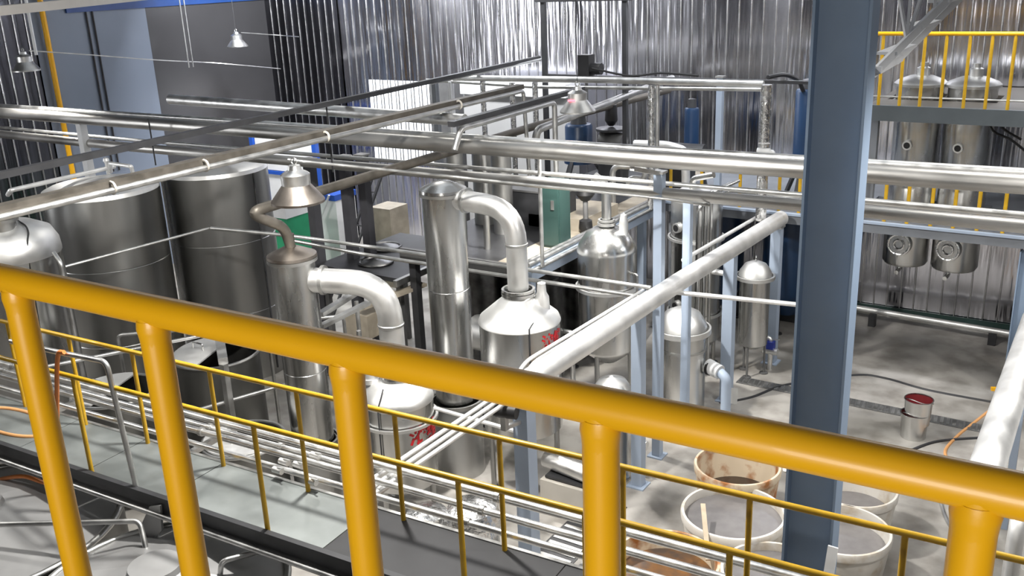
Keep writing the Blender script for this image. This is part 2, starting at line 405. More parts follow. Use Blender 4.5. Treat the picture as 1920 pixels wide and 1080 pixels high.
for i, p in enumerate([(-5.818, 5.047, 2.500), (-5.666, 5.068, 2.500), (-5.757, 4.913, 2.500), (-5.363, 4.918, 2.500), (-5.656, 5.266, 2.500)]):
    v = thing('ball_valve', 'small bright ball valves clustered on the walkway pipes', 'valve', p, 'small valves on the walkway pipes')
    part('valve_body', MB().cyl((p[0] - .05, p[1], p[2] + .01), (p[0] + .05, p[1], p[2] + .01), .028, n=12), 'steel_cap', v)
    part('handle', MB().beam((p[0], p[1], p[2] + .04), (p[0] + .09, p[1] - .02, p[2] + .06), .014, .008), 'steel_cap', v)

# near-side pipes and grey bar rail
single('edge_pipe', MB().tube([(-12, 4.20, 2.32), (-1, 4.20, 2.30)], .022, 12), 'galv', 'grey pipe running under the near lip of the walkway', 'pipe', None, (-5, 4.20, 2.3)).rotation_euler.z = YAW
gr = thing('pipe_handrail', 'bent grey pipe handrail standing against the near side of the walkway', 'railing', (-6.700, 4.200, 2.335))
part('rail_bar', MB().tube([(-6.710, 4.200, 2.296), (-6.811, 4.200, 3.576), (-7.498, 4.200, 3.530), (-8.222, 4.200, 3.496)], .023, 12, .08), 'galv', gr)
part('foot_plate', MB().cbox((-6.710, 4.200, 2.296), (.12, .06, .03)), 'galv', gr)

# orange hose hung on that rail and coil on the deck
single('hose', MB().tube(spline([(-7.347, 4.170, 3.570), (-7.429, 4.150, 3.503), (-7.645, 4.160, 2.909), (-7.767, 4.150, 2.460), (-7.878, 4.100, 2.209), (-8.270, 4.050, 2.192), (-8.899, 4.000, 1.974)]), .02, 10), 'orange', 'orange hose hanging from the bent grey pipe handrail', 'hose')
cx, cy, _ = (-8.950, 4.424, 2.420)
single('hose_coil', MB().tube([(cx + .55 * math.cos(a * PI / 20) , cy + .2 * math.sin(a * PI / 20), 2.425) for a in range(40)], .02, 10, closed=True), 'orange_pale', 'loop of orange-yellow hose lying on the walkway behind the near handrail', 'hose')

# ------------------------------------------------------------------ lidded vats below the walkway
def lid_vat(label, x, y, r, h, bars):
    t = thing('lidded_vat', label, 'vat', (x, y, 0), 'grey lidded vats under the handrail')
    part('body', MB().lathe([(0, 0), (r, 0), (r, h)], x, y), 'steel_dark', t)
    part('rim', MB().ring((x, y, h), (0, 0, 1), r, .03, 48), 'steel_dull', t)
    m = MB(); m.lathe([(r + .01, h + .0), (r * .55, h + .11), (.22, h + .2), (0, h + .21)], x, y, 0, 11)
    l = part('lid', m, 'lid_grey', t); l.data.set_sharp_from_angle(angle=.02)
    part('hatch', MB().lathe([(0, h + .25), (.2, h + .245), (.22, h + .18)], x, y, 0, 28), 'lid_grey', l)
    for b in bars: part('handle_bar', MB().tube(b, .022, 12, .06), 'galv', l)
    return t
lid_vat('wide grey lidded vat at the lower picture corner under a long bent bar', -8.12, 3.55, 1.16, 1.98, [[(-7.709, 3.263, 2.280), (-6.481, 4.025, 2.280), (-6.341, 3.948, 2.100)]])
lid_vat('smaller grey lidded vat beside the second yellow upright, short bar on its lid', -5.90, 3.72, .98, 2.0, [[(-5.307, 4.378, 2.200), (-5.483, 4.014, 2.240), (-5.524, 4.000, 2.050)]])
lid_vat('grey lidded vat mostly hidden behind the third thick yellow upright', -4.0, 3.45, .80, 1.6, [])
single('bracket_plate', MB().prism([(-6.684, 4.140, 2.086), (-6.489, 4.140, 2.352), (-6.338, 4.140, 2.407), (-6.379, 4.140, 2.156), (-6.543, 4.140, 2.000)], None, None, (0, .02, 0)), 'lid_grey', 'cut grey bracket plate standing at the walkway lip beside the lidded vats', 'bracket')

# ================================================================== process vessels
def flange(m, x, y, z, r, t=.025): m.lathe([(r - .03, z - t), (r, z - t), (r, z + t), (r - .03, z + t)], x, y, 0, 36); return m
def legs(t, x, y, r, z1, n=3, w=.035, mat='steel_dull', a0=.5):
    for k in range(n):
        a = a0 + 2 * PI * k / n
        px, py = x + r * math.cos(a), y + r * math.sin(a)
        l = part('leg', MB().cyl((px, py, 0), (px, py, z1), w, n=12), mat, t)
        part('foot', MB().lathe([(0, 0), (w + .05, 0), (w + .05, .02), (w, .025)], px, py, 0, 14), mat, l)
def sight(parent, x, y, z, r, ang, size):
    d = Vector((math.cos(ang), math.sin(ang), 0)); c = Vector((x, y, z)) + d * r
    s = part('sight_glass', MB().cyl(c - d * .05, c + d * .05, size, n=20), 'steel_cap', parent)
    part('glass', MB().cyl(c + d * .045, c + d * .055, size * .68, n=18), 'black', s, 'dark round glass')
def lettering(parent, x, y, z, r, ang, size, text):
    cu = bpy.data.curves.new('lettering', 'FONT'); cu.body = text; cu.size = size; cu.align_x = 'CENTER'; cu.offset = .006; cu.extrude = .001
    tmp = bpy.data.objects.new('lettering', cu); COL.objects.link(tmp)
    me = bpy.data.meshes.new_from_object(tmp.evaluated_get(bpy.context.evaluated_depsgraph_get()))
    bpy.data.objects.remove(tmp, do_unlink=True); bpy.data.curves.remove(cu)
    o0 = ORG[parent.name]
    for v in me.vertices:
        a = ang + v.co.x / r; rr = r + .004 + v.co.z
        v.co = (x + rr * math.cos(a) - o0[0], y + rr * math.sin(a) - o0[1], z + v.co.y - o0[2])
    me.name = 'lettering'; me.materials.clear(); me.materials.append(M['red'])
    o = bpy.data.objects.new('lettering', me); COL.objects.link(o); o.parent = parent; o['label'] = 'red painted characters'
    ORG[o.name] = o0
def facing(x, y): return math.atan2(-y, -x)

# evaporator columns with their vapour elbows
def evap(label, x, y, r, ztop, zseam, zbase, rb, mat_cap):
    t = thing('evaporator_column', label, 'column', (x, y, 0))
    part('shell', MB().lathe([(r, zbase), (r, zseam - .006), (r - .006, zseam), (r, zseam + .006), (r, ztop - .12)], x, y), 'steel', t)
    part('lower_shell', MB().lathe([(0, 0), (rb, 0), (rb, zbase - .06), (rb - .02, zbase - .03)], x, y), 'steel_dull', t)
    f = MB(); flange(f, x, y, zbase - .02, rb + .03); part('base_flange', f, 'steel_dull', t)
    f = MB(); flange(f, x, y, ztop - .12, r + .035, .02); part('top_flange', f, 'steel_dull', t)
    f = MB(); f.lathe([(r + .035, ztop - .095), (r + .03, ztop - .06), (r * .7, ztop - .01), (.1, ztop + .03), (0, ztop + .035)], x, y); part('cap', f, mat_cap, t)
    return t
C1, C2, V1, V2 = (-8.23, 7.66), (-7.17, 9.28), (-7.19, 8.13), (-6.10, 9.27)
c1 = evap('shorter steel evaporator column with a brownish cap, behind the rail', *C1, .262, 3.43, 1.9, .95, .30, 'bronze_cap')
c2 = evap('taller steel evaporator column with a bright cap reaching the overhead pipes', *C2, .265, 3.98, 2.62, 1.07, .34, 'steel')
part('vent_stub', MB().tube([(C1[0], C1[1], 3.44), (C1[0], C1[1], 3.62)], .055, 14), 'bronze_cap', c1)
def elbow(col, C, V, z, r, zend, bend, mat='steel_cap'):
    d = Vector((V[0] - C[0], V[1] - C[1], 0)).normalized()
    a = Vector((C[0], C[1], z)) + d * .2
    p = part('vapour_elbow', MB().tube([a, (V[0], V[1], z - .04), (V[0], V[1], zend)], r, 28, bend), mat, col)
    q = a + d * .16
    part('elbow_flange', MB().cyl(q - d * .02, q + d * .02, r + .028, n=28), 'steel_dull', p)
    part('collar', MB().lathe([(r + .004, zend + .55), (r + .012, zend + .56), (r + .012, zend + .58), (r + .004, zend + .59)], V[0], V[1], 0, 28), 'steel_dull', p)
elbow(c1, C1, V1, 3.05, .15, 1.93, .62)
elbow(c2, C2, V2, 3.80, .128, 2.76, .5)

def vessel(label, V, r, prof_top, ztop, zsh, zbot, rings, neck, group=None):
    x, y = V; t = thing('concentrator_tank', label, 'tank', (x, y, 0), group)
    part('shell', MB().lathe([(0, zbot - .22), (.12, zbot - .2), (r, zbot), (r, zsh)], x, y, 0, 48), 'steel', t)
    part('dome', MB().lathe([(r + .008, zsh - .02)] + prof_top, x, y, 0, 48), 'steel_cap', t)
    for z, rr in rings: f = MB(); flange(f, x, y, z, r + rr, .018); part('ring', f, 'steel_cap', t)
    if neck:
        f = MB(); f.lathe([(neck, ztop - .06), (neck, ztop + .03)], x, y, 0, 28); flange(f, x, y, ztop + .03, neck + .045, .02); flange(f, x, y, ztop + .075, neck + .04, .015); part('neck', f, 'steel', t)
    return t
v1 = vessel('dome-topped steel concentrator tank with red characters, behind the third thick upright', V1, .44,
            [(.448, 1.56), (.43, 1.62), (.30, 1.74), (.16, 1.80), (.15, 1.84)], 1.86, 1.55, .45, [(1.30, .05)], .16)
part('manway', MB().lathe([(0, 1.90), (.09, 1.89), (.10, 1.80), (.115, 1.80), (.115, 1.74)], V1[0] - .30, V1[1] - .12, 0, 20), 'steel_cap', v1)
legs(v1, *V1, .36, .5)
lettering(v1, V1[0], V1[1], 1.10, .44, facing(*V1) + .80, .25, '浓缩')
v2 = vessel('cone-topped steel concentrator tank with red characters, under the bright white elbow', V2, .50,
            [(.512, 2.36), (.49, 2.42), (.30, 2.58), (.175, 2.68)], 2.68, 2.37, .95, [], .165)
legs(v2, *V2, .42, 1.0, 4)
lettering(v2, V2[0], V2[1], 2.14, .50, facing(*V2) + .92, .19, '浓缩')
sight(v2, *V2, 1.63, .50, facing(*V2) - .55, .045)
q = (V2[0] + .26, V2[1] + .12)
part('vent_nozzle', MB().lathe([(0, 2.86), (.05, 2.84), (.06, 2.72), (.09, 2.66), (.10, 2.50)], q[0], q[1], 0, 16), 'steel_cap', v2)
a = facing(*V2) + .22
part('cable', MB().tube([(V2[0] + .34 * math.cos(a + .6), V2[1] + .34 * math.sin(a + .6), 2.53), (V2[0] + .51 * math.cos(a), V2[1] + .51 * math.sin(a), 2.42), (V2[0] + .515 * math.cos(a), V2[1] + .515 * math.sin(a), .9)], .009, 8), 'dark_metal', v2)
a = facing(*V1) - .55
part('cable', MB().tube([(V1[0] + .3 * math.cos(a), V1[1] + .3 * math.sin(a), 1.78), (V1[0] + .46 * math.cos(a), V1[1] + .46 * math.sin(a), 1.58), (V1[0] + .465 * math.cos(a), V1[1] + .465 * math.sin(a), .9)], .009, 8), 'dark_metal', v1)

# dome tanks further back
x, y, r = -6.19, 11.76, .42
t = thing('dome_tank', 'steel dome tank with an upright polished pipe on top, behind the pale sloping pipe', 'tank', (x, y, 0))
part('shell', MB().lathe([(0, .86), (.15, .88), (r - .04, 1.06), (r, 1.12), (r, 2.59)], x, y, 0, 48), 'steel', t)
part('dome', MB().lathe([(r + .008, 2.56), (r + .01, 2.60), (r - .02, 2.69), (r * .72, 2.84), (.16, 2.92), (.09, 2.93)], x, y, 0, 48), 'steel', t)
f = MB(); flange(f, x, y, 2.04, r + .04, .025); part('ring', f, 'steel_cap', t)
p = part('top_pipe', MB().tube([(x, y, 2.9), (x, y, 3.52), (x - .14, y - .1, 3.66)], .07, 18, .1), 'steel', t)
f = MB(); flange(f, x, y, 2.97, .13, .02); flange(f, x, y, 3.02, .12, .015); part('pipe_flange', f, 'steel_dull', p)
part('vent_nozzle', MB().lathe([(0, 3.15), (.045, 3.12), (.065, 3.0), (.065, 2.8)], x + .26, y + .02, 0, 14), 'steel_cap', t)
part('side_nozzle', MB().tube([(x + r - .02, y - .05, 2.3), (x + r + .1, y - .08, 2.3), (x + r + .1, y - .08, 1.95)], .02, 10, .03), 'steel', t)
legs(t, x, y, .33, 1.08)

x, y, r = -5.81, 14.14, .41
t = thing('receiver_tank', 'tall steel receiver tank with two round sight glasses between the pale blue posts', 'tank', (x, y, 0))
part('shell', MB().lathe([(0, .25), (.2, .27), (r, .5), (r, 2.86)], x, y), 'steel', t)
part('dome', MB().lathe([(r + .005, 2.84), (r, 2.9), (r * .6, 3.02), (.08, 3.06), (0, 3.06)], x, y), 'steel_cap', t)
for z in (2.22, .95): f = MB(); flange(f, x, y, z, r + .05, .02); part('ring', f, 'steel_cap', t)
sight(t, x, y, 2.44, r, facing(x, y) - .78, .08); sight(t, x, y, 1.13, r, facing(x, y) - .78, .08)
part('inlet_pipe', MB().tube([(x - .05, y - .1, 3.0), (x - .02, y - .14, 3.2), (x + .35, y - .2, 3.3)], .05, 12, .08), 'steel', t)
legs(t, x, y, .32, .5)
for i, (dx, rr, zt) in enumerate([(.36, .035, 3.05), (.47, .028, 3.1), (.30, .05, 2.9)]):
    single('standpipe', MB().tube([(x + dx, y - .52 - .05 * i, .35), (x + dx, y - .52 - .05 * i, zt), (x + dx + .25, y - .1, zt + .12)], rr, 12, .08), 'steel',
           ['slim polished standpipe in front of the receiver tank', 'thinnest upright pipe beside the receiver tank', 'thick upright pipe in front of the receiver tank'][i], 'pipe')

x, y, r = -5.32, 12.49, .35
t = thing('filter_vessel', 'slim steel vessel with a clamped dome lid, standing behind two pale blue posts', 'vessel', (x, y, 0))
part('shell', MB().lathe([(0, 0), (r, .0), (r, .92), (r * .99, 1.0), (r, 1.06), (r, 1.25)], x, y, 0, 44), 'steel', t)
part('lid', MB().lathe([(r + .015, 1.29), (r, 1.37), (r * .75, 1.52), (.14, 1.585), (0, 1.59)], x, y, 0, 44), 'steel_cap', t)
f = MB(); flange(f, x, y, 1.265, r + .075, .04); part('clamp_ring', f, 'steel_cap', t)
f = MB(); flange(f, x, y, .98, r + .02, .016); part('ring', f, 'steel_dull', t)

x, y, r = -4.81, 14.16, .235
t = thing('lidded_pressure_tank', 'small steel tank with pale dome lid standing on thin legs on the bare floor', 'tank', (x, y, 0))
part('shell', MB().lathe([(0, .46), (r * .5, .47), (r, .55), (r, 1.64)], x, y), 'steel', t)
part('lid', MB().lathe([(r + .03, 1.70), (r + .01, 1.77), (r * .72, 1.88), (.06, 1.93), (0, 1.93)], x, y), 'steel_cap', t)
f = MB(); flange(f, x, y, 1.675, r + .075, .028); part('clamp_ring', f, 'steel_cap', t)
part('lifting_eye', MB().ring((x, y, 1.98), (1, .3, 0), .04, .012, 16, 8), 'steel', t)
legs(t, x, y, .20, .56, 3, .018, 'grey_metal')

x, y, r = -5.27, 10.13, .255
t = thing('dome_pot', 'squat dome-lidded steel pot peeping over the yellow handrail beneath the dome tank', 'vessel', (x, y, 0))
part('shell', MB().lathe([(0, 0), (r, 0), (r, 1.2)], x, y), 'steel', t)
part('lid', MB().lathe([(r + .02, 1.2), (r, 1.26), (r * .7, 1.38), (0, 1.45)], x, y), 'steel_cap', t)
part('strap', MB().tube([(x - .2, y - .1, 1.3), (x, y - .02, 1.46), (x + .2, y + .1, 1.3)], .015, 8, .1), 'steel', t)

# tall storage tanks by the left wall
def store(label, x, y, r, h, mat, seam=True):
    t = thing('storage_tank', label, 'tank', (x, y, 0))
    pr = [(r, 0)]
    for z in (1.2, 2.4):
        if z < h - .3: pr += [(r, z - .01), (r - .008, z), (r, z + .01)]
    part('shell', MB().lathe(pr + [(r, h - .12)], x, y, 0, 64), mat, t)
    part('roof', MB().lathe([(r, h - .13), (r - .02, h - .06), (r - .12, h - .015), (r * .4, h + .05), (0, h + .07)], x, y, 0, 64), 'steel_cap', t)
    return t
t = store('huge plain steel storage tank with a white top and bent pipe fittings', -13.3, 8.65, .86, 3.60, 'steel_tank')
part('top_pipe', MB().tube([(-14.371, 7.785, 3.500), (-13.565, 7.400, 3.720), (-13.645, 8.942, 3.720), (-13.669, 9.201, 3.720)], .035, 12, .06), 'alu_white', t)
part('top_fitting', MB().tube([(-13.619, 9.085, 3.660), (-13.093, 8.742, 3.900), (-12.528, 8.705, 3.900), (-13.027, 9.064, 3.660)], .03, 12, .05), 'alu_white', t)
part('top_knob', MB().lathe([(0, .1), (.04, .08), (.05, .04), (.03, 0), (.03, -.2)], (-13.644, 9.053, 3.750)[0], (-13.644, 9.053, 3.750)[1], 3.8, 14), 'steel_cap', t)
t = store('second huge steel storage tank right behind the white-topped one, dark side seam', -12.78, 10.42, .86, 3.62, 'steel_tank')
a = facing(-12.78, 10.42) + .75
part('seam_strip', MB().tube([(-12.78 + .865 * math.cos(a), 10.42 + .865 * math.sin(a), .1), (-12.78 + .865 * math.cos(a), 10.42 + .865 * math.sin(a), 3.5)], .014, 6), 'dark_metal', t)
x, y, r = -12.75, 6.75, .66
t = thing('manhole_tank', 'steel tank with a pale rounded top and open manhole neck at the picture edge', 'tank', (x, y, 0))
part('shell', MB().lathe([(r, 0), (r, 3.05)], x, y, 0, 56), 'steel', t)
part('dome', MB().lathe([(r + .01, 3.03), (r + .012, 3.08), (r, 3.2), (r * .88, 3.36), (r * .55, 3.47), (0, 3.52)], x, y, 0, 56), 'steel_cap', t)
mx, my = x + .22, y - .12
n_ = part('manhole_neck', MB().lathe([(.17, 3.3), (.17, 3.56), (.21, 3.56), (.21, 3.60), (.15, 3.60), (.15, 3.48), (0, 3.46)], mx, my, 0, 28), 'steel', t)
part('cable', MB().tube(spline([(x + .2, y + .1, 3.52), (x + .5, y + .05, 3.42), (x + .64, y - .1, 3.05), (x + .64, y - .18, 1.2)]), .012, 8), 'black', t)
single('level_pipe', MB().tube([(x + .95, y + .15, 0), (x + .95, y + .15, 3.0), (x + .75, y + .2, 3.1)], .03, 10, .06), 'galv', 'slim grey level pipe between the manhole tank and the white-topped tank', 'pipe')

# open kettles with half lids between storage tanks and walkway
def kettle(label, x, y, r, h, lidang, mat='steel_dark'):
    t = thing('open_kettle', label, 'kettle', (x, y, 0), 'open kettles behind the walkway')
    part('body', MB().lathe([(0, .1), (r * .6, .12), (r, .35), (r, h), (r - .02, h), (r - .02, .4), (0, .2)], x, y, 0, 48), mat, t)
    part('rim', MB().ring((x, y, h), (0, 0, 1), r, .022, 48, 8), 'steel_dull', t)
    m = MB(); vs = [(x + (r - .02) * math.cos(lidang + PI * k / 20), y + (r - .02) * math.sin(lidang + PI * k / 20), h + .02) for k in range(21)]
    m.prism(vs, None, None, (0, 0, .02))
    l = part('half_lid', m, 'alu_white', t)
    c = (x + r * .45 * math.cos(lidang + PI / 2), y + r * .45 * math.sin(lidang + PI / 2), h + .03)
    part('lid_handle', MB().tube([(c[0] - .1, c[1], c[2]), (c[0] - .1, c[1], c[2] + .1), (c[0] + .1, c[1], c[2] + .1), (c[0] + .1, c[1], c[2])], .012, 8, .03), 'steel', l)
    for k in range(3):
        a = .4 + k * 2.1; part('leg', MB().cyl((x + r * .8 * math.cos(a), y + r * .8 * math.sin(a), 0), (x + r * .8 * math.cos(a), y + r * .8 * math.sin(a), .4), .03, n=10), 'grey_metal', t)
    return t
kettle('dark open kettle with a pale half lid, farther from the bent grey bar', -10.25, 7.95, .58, 1.62, PI * .62)
kettle('dark open kettle with a pale half lid, close behind the bent grey bar', -10.55, 6.55, .52, 1.55, PI * .62)
kettle('low dark kettle beside the shorter evaporator column, lid dented', -8.75, 7.0, .5, 1.1, PI * .9)
for i, (p, q) in enumerate([((-11.3, 7.2, 1.95), (-9.0, 9.2, 1.95)), ((-11.4, 5.9, 1.9), (-9.9, 8.6, 1.9)), ((-9.9, 6.8, 1.2), (-8.6, 8.3, 1.5))]):
    single('steam_pipe', MB().tube([(p[0], p[1], 0), p, q, (q[0], q[1], 0)], .025, 10, .08), 'galv', ['thin grey steam pipe arching behind both dark kettles', 'thin grey steam pipe arching over the nearer dark kettle', 'thin low pipe slanting between the kettles and the shorter evaporator'][i], 'pipe')

# white support bracket near kettles
t = thing('channel_arm', 'grey channel arm bridging the farther dark kettle on an upright', 'bracket', (-9.35, 7.35, 0))
part('upright', MB().box((-9.39, 7.30, 0), (-9.31, 7.38, 1.86)), 'galv', t)
part('arm', MB().beam((-9.35, 7.34, 1.9), (-10.2, 8.0, 1.95), .12, .08), 'galv', t)

# open tubs on the floor
def tub(label, x, y, r, h, fill_z, liq, mat='tub'):
    t = thing('plastic_tub', label, 'tub', (x, y, 0), None)
    part('wall', MB().lathe([(0, 0), (r * .80, 0), (r * .97, h - .1), (r * .985, h - .02), (r * .95, h - .02), (r * .93, h - .1), (r * .77, .04), (0, .04)], x, y, 0, 56), mat, t)
    part('rim', MB().lathe([(r * .93, h - .09), (r * 1.0, h - .09), (r * 1.01, h - .02), (r * .99, h), (r * .94, h), (r * .93, h - .03)], x, y, 0, 56, close=True), mat, t)
    rl = r * (.77 + (.93 - .77) * fill_z / (h - .1)) - .004
    part('liquid', MB().lathe([(0, fill_z), (rl, fill_z)], x, y, 0, 56), liq, t)
    return t
tub('stained yellowish plastic tub holding dark liquid, rust streak inside, farthest of the tubs', -3.42, 9.72, .50, .86, .45, 'slurry_dark', 'tub_rust')
tub('big pale plastic tub brimming with grey slurry, paddle leaning in it', -3.13, 8.82, .56, .80, .70, 'slurry')
tub('rust-edged plastic tub with brown scum, nearest the walkway', -3.42, 7.72, .54, .75, .55, 'slurry_brown', 'tub_rust')
tub('pale plastic tub of grey slurry cut by the front side of the broad column', -2.42, 8.05, .52, .75, .66, 'slurry')
tub('pale plastic tub with grey slurry emerging behind the broad column', -2.05, 9.12, .50, .75, .58, 'slurry')
tub('pale plastic tub mostly hidden behind the broad column, farther of the pair there', -2.15, 10.05, .46, .75, .45, 'slurry')
tub('pale plastic tub under the last stretch of walkway by the picture bottom', -1.45, 7.9, .46, .72, .5, 'slurry')
single('stir_paddle', MB().beam((-3.376, 8.559, 0.950), (-3.074, 7.976, 0.700), .05, .02), 'wood', 'pale wooden paddle leaning in the brimming slurry tub', 'paddle')
single('plastic_liner', MB().tube(spline([(-2.899, 9.855, 0.860), (-2.875, 10.021, 0.700), (-2.838, 9.839, 0.500), (-2.667, 9.416, 0.500), (-2.715, 9.563, 0.300)]), .03, 6), 'tub', 'crumpled white plastic sheet hanging by the stained tub beside the broad column', 'sheet')
t = thing('offcut_board', 'white board leaning against the foot of the broad column', 'board', (-1.6, 6.1, 0))
part('board', MB().beam((-1.422, 6.100, 2.489), (-1.432, 6.000, 2.077), .07, .02), 'white', t)

# steel pails
x, y = -2.09, 13.11
def pail(label, x, y, z, tilt):
    t = thing('steel_pail', label, 'pail', (x, y, z), None)
    part('body', MB().lathe([(0, 0), (.165, 0), (.185, .36), (.195, .365), (.18, .365), (.16, .02), (0, .015)], x, y, z, 36), 'steel', t)
    part('lining', MB().lathe([(0, .2), (.17, .2), (.178, .35)], x, y, z, 32), 'red_dark', t, 'dark red inside')
    part('bail_handle', MB().tube([(x - .19, y, z + .33), (x - .1, y - .13, z + .40), (x + .1, y - .15, z + .36), (x + .19, y, z + .33)], .008, 8, .1), 'steel', t)
    return t
pail('steel pail standing on the floor by the drain grating, another pail stacked in it', x, y, .0, 0)
pail('upper steel pail nested in the pail on the floor, dark red inside', x + .03, y + .02, .21, 0)

# ================================================================== overhead pipes and trays
def pipe(label, pts, r, mat, bend=.15, clamps=(), group=None, name='overhead_pipe', n=18, cat='pipe'):
    t = thing(name, label, cat, pts[0], group)
    part('pipe_run', MB().tube(pts, r, n, bend), mat, t)
    for p, q in clamps:
        d = (Vector(q) - Vector(p)).normalized(); p = Vector(p)
        part('pipe_clamp', MB().cyl(p - d * .025, p + d * .025, r + .015, n=n), 'galv', t)
    return t
yA, zA = 10.12, 4.30
pipe('fattest overhead steam pipe crossing the whole hall from wall to wall', [(XL + .06, 9.78, zA), (-10, 9.98, zA), (-4.5, 10.12, zA), (2.5, 10.42, zA)], .098, 'pipe_steel', .5,
     [((x, yA, zA), (x + 1, yA, zA)) for x in ()])
pipe('thinner overhead pipe riding beside the fattest pipe, on its far side', [(XL + .06, 10.05, zA + .07), (-10, 10.25, zA + .07), (-4.5, 10.38, zA + .06), (2.5, 10.70, zA + .06)], .045, 'alu', .5)
pipe('lower overhead pipe slung beneath the fattest one, bright at its far end', [(XL + .06, 9.95, 3.86), (-14.2, 10.0, 3.85), (-8.1, 10.75, 3.72), (-3.2, 11.0, 3.70), (2.0, 11.05, 3.69)], .075, 'pipe_steel', .5)
pipe('thin pipe clipped on top of the lower overhead pipe', [(XL + .06, 10.1, 3.95), (-14.2, 10.15, 3.94), (-8.1, 10.95, 3.80), (-3.2, 11.2, 3.78), (2.0, 11.25, 3.77)], .03, 'galv', .5)
pipe('short bright pipe end pointing at the dark wall panel above the hall', [(-14.0, 10.7, 4.57), (-7.75, 10.62, 4.53)], .085, 'alu')
# sloping cable trays
t = thing('cable_tray', 'wide weathered cable tray with conduit running over the storage tanks toward the back wall', 'tray', (-8.1, 8, 4.7))
part('channel', MB().beam((-7.88, -5.9, 4.72), (-8.16, 12.7, 4.72), .13, .07), 'brown_metal', t)
part('conduit', MB().tube([(-7.79, -5.9, 4.67), (-8.05, 12.6, 4.67), (-8.05, 12.7, 3.2)], .032, 12, .08), 'galv', t)
for y in (5.3, 6.4, 8.2, 10.9): part('cable_tie', MB().ring((-7.97 - .012 * (y - 5), y, 4.69), (0, 1, 0), .055, .014, 16, 6), 'cream', t)
t = thing('cable_tray', 'narrow dark cable tray, highest of the slanting trays, crossing before the foil wall', 'tray', (-10, 10, 4.7))
part('channel', MB().beam((-8.70, -5.9, 4.72), (-10.40, 16.9, 4.72), .085, .07), 'dark_metal', t)
part('conduit', MB().cyl((-10.16, 13.0, 4.68), (-10.36, 16.9, 4.68), .03, n=10), 'galv', t)
t = thing('cable_tray', 'short dark cable tray with silver conduit beneath, ending at the lamp with a red glint', 'tray', (-7.4, 11, 4.6))
part('channel', MB().beam((-7.37, 9.8, 4.62), (-7.46, 13.4, 4.62), .1, .07), 'dark_metal', t)
part('conduit', MB().tube([(-7.30, 9.75, 4.3), (-7.30, 9.9, 4.55), (-7.38, 12.4, 4.55), (-7.38, 12.4, 3.5)], .04, 12, .1), 'galv', t)
pipe('weathered pipe leaving the shorter evaporator cap and climbing toward the back wall', [(C1[0], C1[1], 3.46), (C1[0] + .02, C1[1] - .08, 3.72), (-8.15, 7.02, 4.03), (-8.22, 13.2, 4.03), (-7.95, 17.80, 4.04)], .062, 'brown_metal', .22)
pipe('grey pipe with an elbow dropping behind the fattest overhead pipe', [(-7.738, 12.400, 3.861), (-7.709, 12.400, 4.116), (-7.62, 17.2, 4.35)], .06, 'galv', .2)
# pale big pipe on blue posts and thin companions
XC = -4.82
pipe('fat pale pipe slanting on pale blue posts through the middle of the hall', [(XC - .02, 7.15, 2.52), (XC + .06, 11, 2.52), (XC + .19, 14.75, 2.50)], .122, 'alu_white', None, n=28)
for i, pts in enumerate([[(XC - .26, 5.0, 2.40), (XC - .26, 7.5, 2.40), (XC - .385, 8.0, 2.46), (XC - .31, 10.75, 2.44)],
                         [(XC - .17, 5.0, 2.40), (XC - .17, 7.5, 2.40), (XC - .295, 8.0, 2.46), (XC - .235, 10.7, 2.44)],
                         [(XC - .08, 5.0, 2.40), (XC - .08, 7.45, 2.40)]]):
    pipe(['thin white pipe outermost beside the fat pale pipe', 'thin white pipe in the middle of three beside the fat pale pipe', 'thin white pipe innermost below the fat pale pipe, short'][i], pts, .022, 'alu_white', .15, name='thin_pipe', n=10)
pipe('bright stub of pipe rising beside the far half of the fat pale pipe', [(-5.12, 12.0, 2.5), (-5.0, 14.6, 2.5)], .03, 'alu_white', None, name='thin_pipe', n=10)
pipe('fat white pipe slanting down past the far end of the handrail', [(-.70, 11.6, 2.5), (-.66, 7.35, 2.5), (-.66, 7.35, 0)], .135, 'alu_white', .22, n=28)
pipe('second white pipe hugging the picture edge beside the fat white one', [(-.38, 10.5, 0), (-.38, 10.5, 2.42), (-.36, 7.2, 2.42), (-.36, 7.2, 0)], .06, 'alu_white', .2)
single('pipe_stand', MB().box((-.74, 11.2, 0), (-.66, 11.28, 2.4)), 'blue_pale', 'pale blue stand under the far end of the fat white pipe', 'post')
# horizontal thin pair across the middle
pipe('thin pipe, upper of the pair crossing before both evaporator columns', [(-11.577, 9.219, 2.927), (-10.537, 9.738, 2.808), (-9.6, 10.56, 2.52), (-4.98, 10.66, 2.52)], .028, 'galv', .2, name='thin_pipe', n=10)
pipe('thin pipe, lower of the pair crossing before both evaporator columns', [(-10.528, 9.720, 2.747), (-9.6, 10.46, 2.42), (-4.98, 10.56, 2.42)], .028, 'galv', .2, name='thin_pipe', n=10)
_t = pipe('bright thin pipe running from the posts to the broad column', [(-4.75, 10.9, 2.42), (-2.882, 11.176, 2.420)], .03, 'alu_white', None, name='thin_pipe', n=10)
_p = (-2.882, 11.176, 2.420)
part('support_leg', MB().cyl((_p[0], _p[1], 0), _p, .03, n=10), 'galv', _t)
pipe('thin dark rod slanting across both huge storage tanks', [(-12.006, 7.071, 2.871), (-11.598, 9.205, 2.928)], .02, 'galv', None, name='thin_pipe', n=8)
pipe('long thin pipe strung high past the reflector lamp to the tall evaporator', [(-7.706, 7.282, 4.609), (-7.592, 7.349, 4.588), (-6.707, 8.801, 4.205), (-4.747, 10.438, 3.762), (-4.322, 10.914, 3.610)], .016, 'galv', .1, name='thin_pipe', n=8)
pipe('thin upright pipe beside the green cabinet, dropping to the deck edge', [(-6.75, 10.9, 4.2), (-6.75, 10.9, 2.5)], .028, 'galv', None, name='thin_pipe', n=10)
